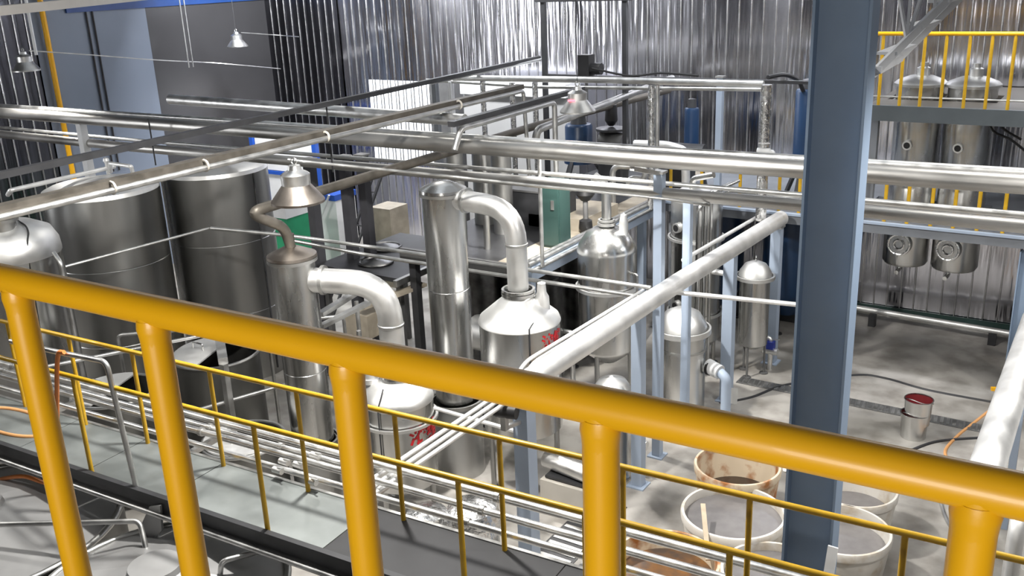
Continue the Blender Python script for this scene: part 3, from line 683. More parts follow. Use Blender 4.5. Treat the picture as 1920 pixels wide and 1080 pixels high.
pipe('short white pipe joining the dome pot row to the slanting thin pipes', [(-6.571, 8.078, 1.561), (-5.334, 7.919, 1.632)], .025, 'alu_white', None, name='thin_pipe', n=10)

# posts
def post(label, x, y, z1, wdt, mat, z0=0, group=None):
    t = thing('pipe_post', label, 'post', (x, y, z0), group)
    part('shaft', MB().box((x - wdt / 2, y - wdt / 2, z0), (x + wdt / 2, y + wdt / 2, z1)), mat, t)
    part('foot_plate', MB().cbox((x, y, z0 + .01), (wdt + .1, wdt + .1, .02)), mat, t)
    part('saddle', MB().cbox((x, y, z1 + .01), (wdt + .04, wdt + .04, .03)), 'galv', t)
    return t
_q = post('tall pale blue post reaching the fattest overhead pipe, before the slim filter vessel', -4.98, 10.894, 3.97, .115, 'blue_pale')
part('bracket_arm', MB().beam((-4.98, 10.89, 3.96), (-4.98, 10.12, 4.17), .06, .05), 'galv', _q)
post('pale blue post in front of the filter vessel dome, second from the tallest', -4.98, 11.817, 3.43, .105, 'blue_pale')
post('pale blue post between the dome tank and the tallest post, under the fat pale pipe', -4.86, 10.05, 2.37, .14, 'blue_pale')
post('pale blue post with a paper tag near its foot, before the small lidded tank', -4.80, 13.01, 2.36, .16, 'blue_pale')
post('pale blue post at the far end of the fat pale pipe', -4.68, 14.75, 2.35, .16, 'blue_pale')
post('pale blue post seen below the handrail at the near end of the fat pale pipe', -4.86, 7.40, 2.36, .17, 'blue_pale')
post('white post carrying the overhead pipes above the white-topped storage tank', *(-15.495, 9.920, 4.170)[:2], 4.2, .13, 'white')
post('pale post behind the fattest pipe by the vertical blue motor', -5.92, 15.3, 4.62, .10, 'blue_pale', 2.5)
for i, p in enumerate([(-11.066, 10.900, 2.820), (-10.683, 11.300, 2.766), (-10.481, 11.500, 2.740)]):
    post(['dark post nearest the reflector lamp, behind the shorter evaporator', 'second dark post from the reflector lamp', 'third dark post from the reflector lamp'][i], p[0], p[1], 3.7, .15, 'post_dark')
t = thing('paper_tag', 'white paper tag hanging near the foot of the pale blue post', 'tag', (-4.625, 12.730, 0.200))
x, y, z = (-4.645, 12.783, 0.200)
part('sheet', MB().cbox((x, y, z), (.2, .004, .26), .3), 'paper', t)
part('string', MB().cyl((x, y, z + .13), (x - .1, y + .05, z + .34), .004, n=6), 'white', t)

# lamps -----------------------------------------------------------
def lamp(label, p, power, glow=False, s=1.0, hang=ZC):
    x, y, z = p
    t = thing('high_bay_lamp', label, 'lamp', p, 'high bay lamps hanging over the hall')
    part('reflector', MB().lathe([(.235 * s, -.14 * s), (.235 * s, -.12 * s), (.125 * s, .02 * s), (.115 * s, .02 * s), (.225 * s, -.13 * s)], x, y, z, 36, close=True), 'bronze_cap' if s > 1 else 'galv', t)
    h = part('housing', MB().lathe([(.0, .02 * s), (.125 * s, .02 * s), (.128 * s, .11 * s), (.11 * s, .125 * s), (.06 * s, .15 * s), (.05 * s, .19 * s), (0, .2 * s)], x, y, z, 28), 'alu', t)
    part('hook', MB().ring((x, y, z + .225 * s), (0, 1, 0), .03 * s, .008, 14, 6), 'galv', h)
    if glow: part('indicator', MB().cbox((x - .02, y - .126 * s, z + .025), (.1, .02, .02)), 'red_glow', h, 'red glint')
    part('bulb', MB().lathe([(0, -.11), (.05, -.09), (.06, -.04), (.03, .0)], x, y, z, 16), 'bulb', t)
    part('cable', MB().cyl((x, y, z + .24 * s), (x, y, hang), .005, n=6), 'dark_metal', t)
    l = bpy.data.lights.new('lamp_light', 'SPOT'); l.energy = power; l.spot_size = math.radians(150); l.spot_blend = .9; l.shadow_soft_size = .12; l.color = (1, .97, .92)
    o = bpy.data.objects.new('lamp_light', l); COL.objects.link(o); o.location = (x, y, z - .16 * s)
L = 1100
lamp('reflector lamp closest to the picture, hanging above the shorter evaporator column', (-7.587, 7.247, 4.327), L * .2, s=1.24, hang=(-7.592, 7.349, 4.588)[2])
lamp('reflector lamp with a red glint, hanging before the blue motors', (-6.257, 11.108, 4.778), L, True)
lamp('small reflector lamp hanging before the charcoal wall panel', (-17.669, 15.552, 5.130), L * .35)
lamp('reflector lamp by the ribbed side wall next to the yellow wall pipe', (-16.741, 9.865, 5.218), L * .6)
for p, e in (((-5.6, 5.9, 7.4), L * 2.0), ((.9, 7.6, 6.6), L * .75), ((1.5, 12.5, 6.0), L * .35), ((-11.5, 3.6, 6.2), L * .3)):  # unseen spots added without lamp bodies to brighten vessels, column and tubs
    l = bpy.data.lights.new('lamp_light', 'SPOT'); l.energy = e; l.spot_size = math.radians(150); l.spot_blend = .35; l.shadow_soft_size = .15; l.color = (1, .97, .92)
    o = bpy.data.objects.new('lamp_light', l); COL.objects.link(o); o.location = p

# ================================================================== decks at the back
DZ = 2.5
t = thing('back_deck', 'grey steel deck along the back wall carried on a pale beam, under the overhead pipes', 'platform', (-3, 15.1, 0))
m = MB()
m.box((-6.9, 15.12, DZ - .05), (-3.62, 17.85, DZ)); m.box((-3.62, 15.12, DZ - .05), (-1.85, 15.95, DZ)); m.box((-3.62, 16.85, DZ - .05), (-1.85, 17.85, DZ)); m.box((-1.85, 15.12, DZ - .05), (3.0, 17.85, DZ)); m.box((-2.68, 15.95, DZ - .05), (-2.62, 16.85, DZ))
part('deck_plate', m, 'beam_grey', t)
part('edge_beam', MB().box((-6.9, 15.08, DZ - .17), (3.0, 15.12, DZ + .02)), 'beam_grey', t)
part('edge_beam', MB().box((-6.9, 15.03, DZ - .02), (3.0, 15.08, DZ + .02)), 'blue_pale', t)
for x in (-6.7, -3.85, 1.6): part('support_post', MB().box((x - .06, 15.2, 0), (x + .06, 15.32, DZ - .05)), 'beam_grey', t)
t = thing('back_railing', 'yellow railing of short posts on the lower back deck, cut by the overhead pipes', 'railing', (-3, 15.14, DZ))
part('top_rail', MB().cyl((-6.9, 15.14, DZ + .78), (3.0, 15.14, DZ + .78), .022, n=10), 'yellow_thin', t)
for p in [(-7.102, 15.140, 2.958), (-6.709, 15.140, 2.961), (-6.142, 15.140, 2.979), (-5.465, 15.140, 2.971), (-5.129, 15.140, 2.972), (-4.801, 15.140, 2.973), (-4.471, 15.140, 2.992), (-4.132, 15.140, 2.996), (-3.801, 15.140, 3.007), (-3.478, 15.140, 3.018), (-3.144, 15.140, 3.006), (-2.812, 15.140, 3.011), (-2.472, 15.140, 3.009), (-2.156, 15.140, 3.013), (-1.833, 15.140, 3.019), (-1.489, 15.140, 3.020), (-1.161, 15.140, 3.020)]:
    part('post', MB().cyl((p[0], 15.14, DZ), (p[0], 15.14, DZ + .78), .028, n=10), 'yellow_thin', t)
pipe('thin bright pipe laid along the lower back deck behind the yellow posts', [(-5.789, 14.600, 2.920), (-4.301, 14.600, 2.924), (-1.595, 14.600, 2.930), (-0.997, 14.600, 2.931)], .04, 'alu', .2, name='thin_pipe', n=12)
pipe('thin grey pipe running along the lower back deck edge', [(-5.865, 14.800, 2.754), (-4.356, 14.800, 2.790), (-1.000, 14.800, 2.791)], .025, 'galv', .2, name='thin_pipe', n=10)

t = thing('upper_deck', 'dark upper deck with a grey edge beam, high by the back wall', 'platform', (-1, 15.2, 0))
m = MB(); UZ = 4.27
m.box((-3.55, 15.2, UZ - .05), (3, 15.98, UZ)); m.box((-3.55, 16.82, UZ - .05), (3, 17.85, UZ)); m.box((-3.55, 15.98, UZ - .05), (-3.42, 16.82, UZ)); m.box((-2.66, 15.98, UZ - .05), (-2.64, 16.82, UZ)); m.box((-1.86, 15.98, UZ - .05), (3, 16.82, UZ))
part('deck_plate', m, 'deck_brown', t)
part('edge_beam', MB().box((-3.6, 15.14, UZ - .21), (3, 15.2, UZ + .02)), 'beam_dark', t)
part('hanger_post', MB().box((-3.5, 15.3, 2.5), (-3.38, 15.42, UZ - .05)), 'beam_grey', t)
part('hanger_post', MB().box((2.2, 15.3, 2.5), (2.32, 15.42, UZ - .05)), 'beam_grey', t)
t = thing('upper_railing', 'yellow railing on the dark upper deck in front of two tank tops', 'railing', (-1, 15.18, UZ))
part('top_rail', MB().cyl((-3.5, 15.18, 5.33), (3.0, 15.18, 5.33), .03, n=12), 'yellow', t)
part('middle_rail', MB().cyl((-3.5, 15.18, 4.42), (3.0, 15.18, 4.42), .014, n=8), 'galv', t)
for p in [(-3.374, 15.180, 4.328), (-3.077, 15.180, 4.331), (-2.793, 15.180, 4.335), (-2.507, 15.180, 4.331), (-2.200, 15.180, 4.335), (-1.914, 15.180, 4.339), (-1.627, 15.180, 4.336), (-1.340, 15.180, 4.340)]:
    part('post', MB().cyl((p[0], 15.18, UZ), (p[0], 15.18, 5.33), .024, n=10), 'yellow_thin', t)

def tall_tank(label, x, y, r):
    t = thing('hanging_tank', label, 'tank', (x, y, 1.5), 'tall tanks hung through both back decks')
    part('shell', MB().lathe([(0, 1.52), (r - .03, 1.53), (r, 1.58), (r, 2.92), (r - .006, 2.93), (r, 2.94), (r, 4.46)], x, y, 0, 44), 'steel', t)
    part('lid', MB().lathe([(r + .045, 4.45), (r + .045, 4.49), (r, 4.53), (r * .5, 4.60), (0, 4.61)], x, y, 0, 44), 'steel_dull', t)
    part('lid_motor', MB().lathe([(.10, 4.58), (.10, 4.72), (.06, 4.74), (.06, 4.80), (0, 4.80)], x + .02, y, 0, 20), 'steel_dull', t)
    a = facing(x, y) - .28; d = Vector((math.cos(a), math.sin(a), 0)); c = Vector((x, y, 1.93)) + d * r
    h = part('manhole', MB().cyl(c - d * .05, c + d * .05, .19, n=28), 'steel', t)
    part('manhole_ring', MB().ring(c + d * .05, d, .17, .022, 28, 8), 'foil', h)
    part('clamp_arm', MB().ring(c + d * .06, d, .08, .018, 20, 8), 'foil', h)
    a2 = a - .05; d = Vector((math.cos(a2), math.sin(a2), 0)); c = Vector((x, y, 3.55)) + d * r
    s = part('sight_port', MB().cyl(c - d * .03, c + d * .035, .075, n=20), 'steel_cap', t)
    part('glass', MB().cyl(c + d * .03, c + d * .04, .05, n=18), 'black', s, 'dark round glass')
    d = Vector((math.cos(a), math.sin(a), 0)); c = Vector((x, y, 1.5)) + d * (r - .1)
    part('outlet', MB().tube([(c.x, c.y, 1.56), (c.x, c.y, 1.47), (c.x + d.x * .15, c.y + d.y * .15, 1.45)], .035, 12, .04), 'steel', t)
tall_tank('tall steel tank through the back decks, nearer the broad blue-grey column', -3.02, 16.4, .355)
tall_tank('tall steel tank through the back decks, farther from the broad column', -2.26, 16.4, .355)
for i, pts in enumerate([[(-1.973, 15.900, 4.143), (-1.857, 15.900, 3.871), (-1.607, 15.900, 3.750), (-1.376, 15.900, 3.582)], [(-1.885, 15.900, 4.131), (-1.733, 15.900, 3.917), (-1.466, 15.900, 3.758)]]):
    single('cable', MB().tube(spline(pts), .018, 8), 'black', ['black cable drooping beneath the upper deck beside the tall tanks, lower one', 'black cable drooping beneath the upper deck, upper one'][i], 'cable')

# left block of the lower deck
t = thing('side_deck', 'low steel deck with beige floor boards behind the dome tank, rimmed with pipes', 'platform', (-8, 11, 0))
part('deck_plate', MB().box((-9.2, 10.8, DZ - .05), (-7.45, 17.85, DZ)), 'dark_metal', t)
part('floor_board', MB().box((-7.45, 10.8, DZ - .05), (-6.92, 17.85, DZ)), 'beige', t)
part('edge_beam', MB().box((-6.92, 10.75, DZ - .2), (-6.84, 15.0, DZ + .01)), 'blue_pale', t)
part('edge_beam', MB().box((-9.2, 10.74, DZ - .2), (-6.92, 10.8, DZ + .01)), 'grey_metal', t)
for x, y in ((-7.0, 10.95), (-9.1, 10.95), (-7.0, 14.6), (-9.1, 16)): part('support_post', MB().box((x - .06, y - .06, 0), (x + .06, y + .06, DZ - .05)), 'blue_pale' if x > -8 else 'dark_metal', t)
for i, (dx, dz) in enumerate([(0, .06), (-.09, .06), (.06, -.02)]):
    pipe(['bright pipe on the outer rim of the low side deck', 'bright pipe on the inner rim of the low side deck', 'grey pipe fixed below the rim of the low side deck'][i], [(-6.86 + dx, 10.7, DZ + dz), (-6.86 + dx, 15.0, DZ + dz)], .03, 'galv', None, name='thin_pipe', n=10)
t = thing('electric_cabinet', 'tall dark green electric cabinet standing on the low side deck', 'cabinet', (-7.12, 11.85, DZ))
part('body', MB().cbox((-7.12, 11.9, DZ + .5), (.34, .3, 1.0)), 'green_dark', t)
part('door', MB().cbox((-7.12, 11.74, DZ + .5), (.30, .02, .92)), 'green_dark', t)
part('name_plate', MB().cbox((-7.06, 11.725, DZ + .66), (.05, .01, .14)), 'galv', t)
single('table_slab', MB().cbox((-7.6, 13.3, DZ + .1), (1.0, 1.2, .2)), 'beige', 'beige slab lying on the low side deck behind the green cabinet', 'slab')
t = thing('valve_stand', 'black round-headed valve stand on the low side deck beside the beige slab', 'valve', (-7.05, 12.7, DZ))
part('stand', MB().cyl((-7.05, 12.7, DZ), (-7.05, 12.7, DZ + .6), .04, n=12), 'grey_metal', t)
part('motor', MB().lathe([(0, .8), (.12, .76), (.15, .62), (.07, .52), (0, .5)], -7.05, 12.7, DZ, 20), 'black', t)
part('foot', MB().lathe([(0, .25), (.1, .2), (.11, .08), (.06, 0)], -7.05, 12.7, DZ, 18), 'black', t)
pipe('hook-bent grey pipe behind the green cabinet on the low side deck', [(-7.35, 14.2, DZ), (-7.35, 14.2, DZ + .75), (-6.8, 14.3, DZ + .75), (-6.8, 14.3, DZ + .55), (-7.1, 14.3, DZ + .55), (-7.1, 14.3, DZ + .3)], .05, 'galv', .15)

# extraction bench with pot lids
t = thing('pot_bench', 'black steel bench with round pot openings behind the shorter evaporator elbow', 'bench', (-9.9, 11.3, 0))
part('top', MB().box((-11.0, 10.75, 1.93), (-9.25, 12.9, 2.0)), 'dark_metal', t)
part('front_lip', MB().beam((-9.22, 10.6, 1.97), (-9.22, 13.0, 1.97), .07, .1), 'galv', t)
for x, y in ((-10.9, 10.85), (-9.35, 10.85), (-9.35, 12.8), (-10.9, 12.8)): part('leg', MB().box((x - .04, y - .04, 0), (x + .04, y + .04, 1.93)), 'grey_metal', t)
for k, (x, y) in enumerate([(-10.15, 11.25), (-10.6, 12.0), (-9.75, 12.1)]):
    p = thing('cooking_pot', ['blackened pot set in the bench, nearest the evaporator elbow', 'blackened pot set in the bench, farthest from the evaporator elbow', 'blackened pot set in the bench next to its bright lip'][k], 'pot', (x, y, 1.99), 'pots set in the black bench')
    part('rim', MB().ring((x, y, 2.02), (0, 0, 1), .27, .025, 32, 8), 'pot', p)
    part('lid', MB().lathe([(0, 2.07), (.1, 2.06), (.25, 2.02), (.26, 2.0)], x, y, 0, 32), 'pot', p)
single('plank', MB().beam((-9.35, 9.95, 1.78), (-9.15, 11.2, 1.80), .16, .05), 'beige', 'beige plank sticking out under the black pot bench', 'plank')
single('wooden_box', MB().box((-9.75, 10.0, 1.25), (-9.30, 10.7, 1.62)), 'beige', 'beige box beneath the plank by the taller evaporator column', 'box')
t = thing('ramp_frame', 'sloping grey bars beside the shorter evaporator column, below its elbow', 'frame', (-9.0, 9.5, 0))
part('rail_bar', MB().beam((-8.559, 8.329, 2.330), (-8.737, 9.227, 2.333), .10, .06), 'galv', t)
part('rail_bar', MB().beam((-8.389, 8.160, 2.256), (-8.451, 9.132, 2.253), .09, .05), 'galv', t)
for p in ((-8.653, 9.121, 2.247), (-8.376, 8.815, 1.973)): part('upright', MB().cyl((p[0], p[1], 0), p, .03, n=10), 'galv', t)
single('control_box', MB().box((-8.35, 10.4, 0), (-7.9, 10.75, 2.1)), 'grey_metal', 'plain grey box cabinet close behind the taller evaporator column', 'cabinet')
t = thing('horizontal_tank', 'pale horizontal drum low behind the white elbow pipe', 'tank', (-7.35, 11.2, .9))
part('drum', MB().cyl((-7.75, 10.6, 1.45), (-6.95, 10.55, 1.45), .26, n=28), 'steel_cap', t)
part('saddle', MB().box((-7.6, 10.45, 0), (-7.5, 10.7, 1.25)), 'dark_metal', t)
part('saddle', MB().box((-7.2, 10.45, 0), (-7.1, 10.7, 1.25)), 'dark_metal', t)
part('valve', MB().tube([(-7.5, 10.45, 1.72), (-7.35, 10.4, 1.9), (-7.2, 10.4, 1.85)], .025, 10, .05), 'steel', t)

# plant standing on the low side deck
for i, (u, yy, rr, zt) in enumerate([((-8.62, 11.5), 0, .13, 4.0), ((-8.25, 12.2), 0, .16, 3.9), ((-7.95, 11.3), 0, .05, 4.1), ((-8.85, 12.6), 0, .20, 3.8)]):
    x, y = u; t = thing('process_column', ['slim grey process column on the low side deck, behind the taller evaporator', 'grey process column with a cap between the white elbow and the green cabinet', 'thin upright steam pipe on the low side deck near the white elbow', 'thick grey process column at the back of the low side deck'][i], 'column', (x, y, DZ))
    part('shell', MB().lathe([(rr, DZ), (rr, zt)], x, y, 0, 28), 'steel_dull', t)
    f = MB(); flange(f, x, y, zt, rr + .03, .02); part('flange', f, 'steel_dull', t)
    part('cap', MB().lathe([(rr, zt + .02), (rr * .6, zt + .08), (0, zt + .1)], x, y, 0, 28), 'steel_cap', t)
t = thing('control_cabinet', 'low dark control cabinet on the low side deck behind the thin pipe pair', 'cabinet', (-8.0, 12.9, DZ))
part('body', MB().box((-8.5, 12.7, DZ), (-7.5, 13.2, DZ + .55)), 'dark_metal', t)
part('top', MB().box((-8.52, 12.68, DZ + .55), (-7.48, 13.22, DZ + .58)), 'grey_metal', t)
for i, (x, y, r, h) in enumerate([(-8.55, 12.0, .42, 2.2), (-7.55, 12.0, .40, 2.1), (-7.5, 13.4, .45, 2.25), (-8.6, 13.3, .45, 2.2)]):  # dark fillers added to deepen the shade under the deck
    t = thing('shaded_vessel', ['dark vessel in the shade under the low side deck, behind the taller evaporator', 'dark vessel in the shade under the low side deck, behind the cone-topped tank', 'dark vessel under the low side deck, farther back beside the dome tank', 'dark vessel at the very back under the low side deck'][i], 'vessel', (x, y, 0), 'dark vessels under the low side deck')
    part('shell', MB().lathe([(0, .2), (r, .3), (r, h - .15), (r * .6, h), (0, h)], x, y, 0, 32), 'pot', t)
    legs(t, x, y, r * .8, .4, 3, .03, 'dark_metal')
# corner booth with blue frame and green panel
t = thing('glazed_booth', 'blue-framed booth with white panels in the far corner, partly hidden by the dark posts', 'booth', (-16.5, 16.2, 0))
for x in (-18.3, -16.2): part('frame_post', MB().box((x - .06, 16.14, 0), (x + .06, 16.26, 3.1)), 'blue_frame', t)
part('frame_beam', MB().box((-18.3, 16.15, 3.0), (-16.2, 16.25, 3.1)), 'blue_frame', t)
part('frame_beam', MB().box((-18.3, 16.15, 1.9), (-16.2, 16.25, 1.98)), 'blue_frame', t)
part('panel', MB().box((-18.2, 16.18, .05), (-16.3, 16.22, 1.9)), 'white', t)
part('panel', MB().box((-18.2, 16.18, 2.0), (-16.3, 16.22, 3.0)), 'white', t)
t = thing('green_cabinet', 'bright green machine panel beside the second huge storage tank', 'machine', (-15.0, 12.2, 0))
x, y, z = (-14.291, 13.000, 1.667)
part('panel', MB().box((x - .42, 13.0, 0), (x + .3, 13.6, z + .25)), 'green', t)
part('top_trim', MB().box((x - .44, 12.97, z + .25), (x + .32, 13.62, z + .5)), 'white', t)
t = thing('white_panel_cabinet', 'white cabinet with a blue upper edge and a diagonal bar behind the dark posts', 'cabinet', (-14, 14, 0))
x, y, z = (-14.273, 14.400, 1.673)
part('body', MB().box((x - .40, 14.4, 0), (x + .30, 15.0, z + .32)), 'white', t)
part('top_edge', MB().box((x - .42, 14.36, z + .30), (x + .32, 15.02, z + .42)), 'blue_frame', t)
part('brace_bar', MB().beam((-14.381, 14.300, 1.546), (-14.042, 14.300, 2.110), .04, .03), 'white', t)
single('storage_crate', MB().box(((-13.309, 15.000, 1.633)[0] - .28, 15.0, 0), ((-13.309, 15.000, 1.633)[0] + .28, 15.6, (-13.179, 15.000, 1.739)[2])), 'beige', 'big beige crate against the back between dark posts and the tall evaporator', 'crate')
t = thing('dark_ladder', 'dark ladder leaning up behind the black pot bench', 'ladder', (-12, 14, 0))
p0, p1 = (-13.131, 14.200, 1.837), (-13.069, 14.800, 2.775)
q0 = [p0[i] + (p0[i] - p1[i]) * p0[2] / (p1[2] - p0[2]) for i in range(3)]
for o_ in (0, .22):
    part('rail', MB().beam((q0[0] + o_, q0[1], q0[2]), (p1[0] + o_, p1[1], p1[2]), .05, .04), 'dark_metal', t)
for k in range(9):
    f = k / 9 + .03
    a = [q0[i] * (1 - f) + p1[i] * f for i in range(3)]
    part('rung', MB().cyl(a, (a[0] + .22, a[1], a[2]), .014, n=8), 'dark_metal', t)

# ------------------------------------------------------------------ pipe rack on the back deck
t = thing('pipe_rack', 'steel rack of level pipes and shiny drop legs before the foil wall', 'rack', (-8, 14.5, 2.5))
part('top_pipe', MB().tube([(-10.784, 14.500, 4.581), (-7.680, 14.500, 4.624), (-4.919, 14.500, 4.633)], .055, 14), 'alu', t)
part('top_pipe', MB().tube([(-11.489, 14.600, 4.513), (-9.114, 14.600, 4.455), (-4.966, 14.600, 4.539)], .03, 10), 'galv', t)
for p, r in (((-4.875, 14.500, 4.578), .085), ((-6.781, 14.500, 4.520), .06), ((-6.677, 14.500, 4.523), .035), ((-9.017, 14.500, 4.497), .05), ((-10.131, 14.500, 4.484), .05), ((-9.562, 14.600, 4.469), .05)):
    part('drop_leg', MB().cyl((p[0], p[1], DZ if p[0] > -7 else 0), (p[0], p[1], p[2] + .05), r, n=16), 'foil' if r > .04 else 'alu', t)
part('rack_post', MB().box(((-11.298, 14.600, 4.518)[0] - .05, 14.55, 0), ((-11.298, 14.600, 4.518)[0] + .05, 14.65, 4.5)), 'beam_grey', t)
part('rack_post', MB().box(((-10.923, 14.600, 4.527)[0] - .03, 14.55, 0), ((-10.923, 14.600, 4.527)[0] + .03, 14.65, 4.5)), 'white', t)
t = thing('gantry', 'dark thin goalpost frame rising above the pipe rack to the top of the picture', 'frame', (-8.5, 15.3, 0))
for x in (-9.29, -7.66): part('upright', MB().box((x - .04, 15.26, 0), (x + .04, 15.34, 5.9)), 'dark_metal', t)
part('crossbar', MB().box((-9.42, 15.24, 5.86), (-7.5, 15.36, 5.94)), 'dark_metal', t)
part('low_bar', MB().box((-9.3, 15.27, 4.55), (-3.8, 15.33, 4.60)), 'dark_metal', t)
t = thing('hoist_motor', 'black boxy motor on the gantry frame above the pipe rack', 'motor', (-8.310, 15.100, 4.814))
x, y, z = (-8.266, 15.000, 4.807)
part('housing', MB().cbox((x, y, z), (.22, .22, .36)), 'black', t)
part('cap', MB().cyl((x + .08, y, z - .06), (x + .3, y, z - .06), .1, n=18), 'black', t)
part('stand', MB().cyl((x, y, z - .18), (x, y, z - .7), .03, n=10), 'grey_metal', t)
# foil insulated duct and pale panels
t = thing('insulated_duct', 'white foil-wrapped duct box under the pipe rack, left of its goalpost frame', 'duct', (-11, 16.5, 0))
x0, x1 = (-12.189, 16.600, 4.153)[0], (-9.620, 16.600, 4.228)[0]
part('duct', MB().box((x0, 16.6, (-10.883, 16.600, 3.976)[2]), (x1, 17.2, (-10.870, 16.600, 4.245)[2])), 'white', t)
part('duct', MB().box((x0, 16.7, 1.2), (x1, 17.1, (-10.882, 16.600, 3.997)[2])), 'panel_grey', t)
part('support', MB().box((x0 + .1, 16.75, 0), (x0 + .2, 17.05, 1.2)), 'grey_metal', t)
single('grey_panel_box', MB().box(((-13.220, 16.900, 4.086)[0], 16.9, 0), ((-12.638, 16.900, 4.103)[0], 17.4, (-13.005, 16.900, 4.207)[2])), 'grey_metal', 'grey upright box with pale trim beside the white duct', 'cabinet')
# blue motors and dark pumps
def blue_cyl(label, p, r, z0, z1, group):
    x, y, _ = p; t = thing('blue_motor', label, 'motor', (x, y, z0), group)
    part('body', MB().lathe([(0, z1), (r * .9, z1 - .02), (r, z1 - .06), (r, z0 + .15), (r * 1.1, z0 + .1), (r * 1.1, z0), (0, z0)], x, y, 0, 28), 'blue_tank', t)
    part('cap', MB().lathe([(0, z1 + .16), (r * .5, z1 + .14), (r * .6, z1 - .02)], x, y, 0, 20), 'dark_metal', t)
    for k in range(3):
        a = .5 + 2.1 * k; part('leg', MB().beam((x + r * .9 * math.cos(a), y + r * .9 * math.sin(a), z0 + .1), (x + r * 2 * math.cos(a), y + r * 2 * math.sin(a), 2.5), .07, .05), 'dark_metal', t)
blue_cyl('upright blue motor between the pipe rack drop legs', (-6.872, 16.400, 3.663), .135, 3.05, 3.95, 'blue motors on the back deck')
blue_cyl('big upright blue motor half hidden behind the broad column', (-4.793, 16.400, 3.767), .20, 2.85, 4.35, 'blue motors on the back deck')
blue_cyl('dark blue squat motor below the lamp with the red glint', (-8.889, 15.800, 3.503), .26, 2.9, 3.65, 'blue motors on the back deck')
t = thing('pump_motor', 'black pump motor behind the slanting grey pipe and squat blue motor', 'motor', (-8.097, 15.600, 3.675))
x, y, z = (-8.095, 15.600, 3.868)
part('body', MB().lathe([(0, .2), (.1, .18), (.12, -.1), (.05, -.2)], x, y, z, 20), 'black', t)
part('flange', MB().lathe([(.28, -.28), (.28, -.24), (0, -.22)], x, y, z, 24), 'dark_metal', t)
part('pump_body', MB().cyl((x - .2, y, z - .45), (x + .25, y, z - .5), .17, n=22), 'grey_metal', t)
part('pedestal', MB().box((x - .2, y - .15, 2.5), (x + .25, y + .15, z - .55)), 'dark_metal', t)
t = thing('dark_pump', 'black motor base at the foot of the upright blue motor', 'pump', (-6.724, 15.900, 3.320))
x, y, z = (-6.908, 15.900, 3.299)
part('base', MB().cbox((x, y, 2.8), (.5, .4, .6)), 'dark_metal', t)
part('drive_head', MB().cyl((x - .1, y, z - .05), (x + .5, y, z - .05), .13, n=18), 'dark_metal', t)
single('hose', MB().tube(spline([(-5.024, 15.000, 4.678), (-4.900, 15.400, 4.677), (-4.865, 16.000, 4.525), (-4.818, 16.200, 4.329)]), .035, 8), 'black', 'black hose arching from the pipe rack to the big blue motor', 'hose')
single('white_pipe_end', MB().tube([(-7.577, 15.500, 3.383), (-6.956, 15.500, 3.403), (-6.604, 15.500, 3.332), ((-6.604, 15.500, 3.332)[0] + .03, 15.5, 2.5)], .075, 16, .12), 'alu_white', 'short white pipe end resting just above the fattest overhead pipe', 'pipe')
t = thing('gate_valve', 'small white valve with round cap below the thickest drop leg', 'valve', (-4.806, 14.400, 3.619))
x, y, z = (-4.840, 14.400, 3.633)
part('body', MB().cyl((x - .1, y, z), (x + .1, y, z), .045, n=14), 'white', t)
part('wheel', MB().lathe([(.09, .1), (.09, .12), (0, .12)], x, y, z, 18), 'alu', t)
part('end_cap', MB().cyl((x + .12, y - .05, z - .03), (x + .12, y + .02, z - .03), .055, n=18), 'white', t)
t = thing('gantry_cable', 'black cable lying along the top of the pipe rack', 'cable', (-7.185, 14.900, 4.679))
part('cable_run', MB().tube(spline([(-8.096, 14.900, 4.766), (-7.383, 14.900, 4.657), (-6.796, 14.900, 4.714), (-6.139, 14.900, 4.687)]), .018, 8), 'black', t)

# dark blue vessels under the back deck
for i, (p, r) in enumerate([((-6.242, 16.400, 1.317), .42), ((-4.987, 16.400, 1.475), .44)]):
    x, y, _ = p
    t = thing('navy_tank', ['navy blue tank in the shade under the back deck behind the fat pale pipe', 'navy blue tank under the back deck close to the broad column'][i], 'tank', (x, y, 0))
    part('shell', MB().lathe([(0, .3), (r * .5, .32), (r, .7), (r, 2.15), (r * .6, 2.24), (0, 2.24)], x, y, 0, 40), 'blue_tank', t)
    legs(t, x, y, r * .8, .8, 3, .03, 'dark_metal')
t = thing('pump_set', 'dark pump with steel pipework under the back deck beside the broad column', 'pump', (-4.942, 16.875, 0.0))
x, y, _ = (-4.942, 16.875, 0.0)
part('motor', MB().cyl((x - .25, y, .35), (x + .2, y, .35), .16, n=20), 'dark_metal', t)
part('base', MB().box((x - .3, y - .15, 0), (x + .3, y + .15, .2)), 'dark_metal', t)
part('riser_pipe', MB().tube([(x + .1, y - .1, .35), (x + .1, y - .1, .95), (x - .15, y - .1, 1.05)], .04, 12, .08), 'steel', t)

# ------------------------------------------------------------------ floor items on the right
t = thing('floor_drain', 'long narrow drain grating set in the concrete past the steel pails', 'grating', (-3.870, 13.723, 0.0))
q0, q1 = (-4.897, 13.821, 0.0), (-1.034, 13.792, 0.0)
part('frame', MB().beam((q0[0], q0[1], .004), (q1[0], q1[1], .004), .26, .008), 'grey_metal', t)
m = MB(); N = 46
for k in range(N):
    f = (k + .5) / N; x = q0[0] + (q1[0] - q0[0]) * f; y = q0[1] + (q1[1] - q0[1]) * f
    m.cbox((x, y, .012), (.05, .2, .012), .1)
part('grate_bars', m, 'galv', t)
t = thing('floor_drain', 'short drain grating in the floor below the handrail near the dark tub', 'grating', (-4.963, 8.705, 0.0))
x, y, _ = (-4.991, 8.689, 0.0)
part('frame', MB().cbox((x, y, .004), (.5, 1.6, .008)), 'dark_metal', t)
m = MB()
for k in range(12): m.cbox((x, y - .72 + k * .13, .012), (.44, .06, .012))
part('grate_bars', m, 'galv', t)
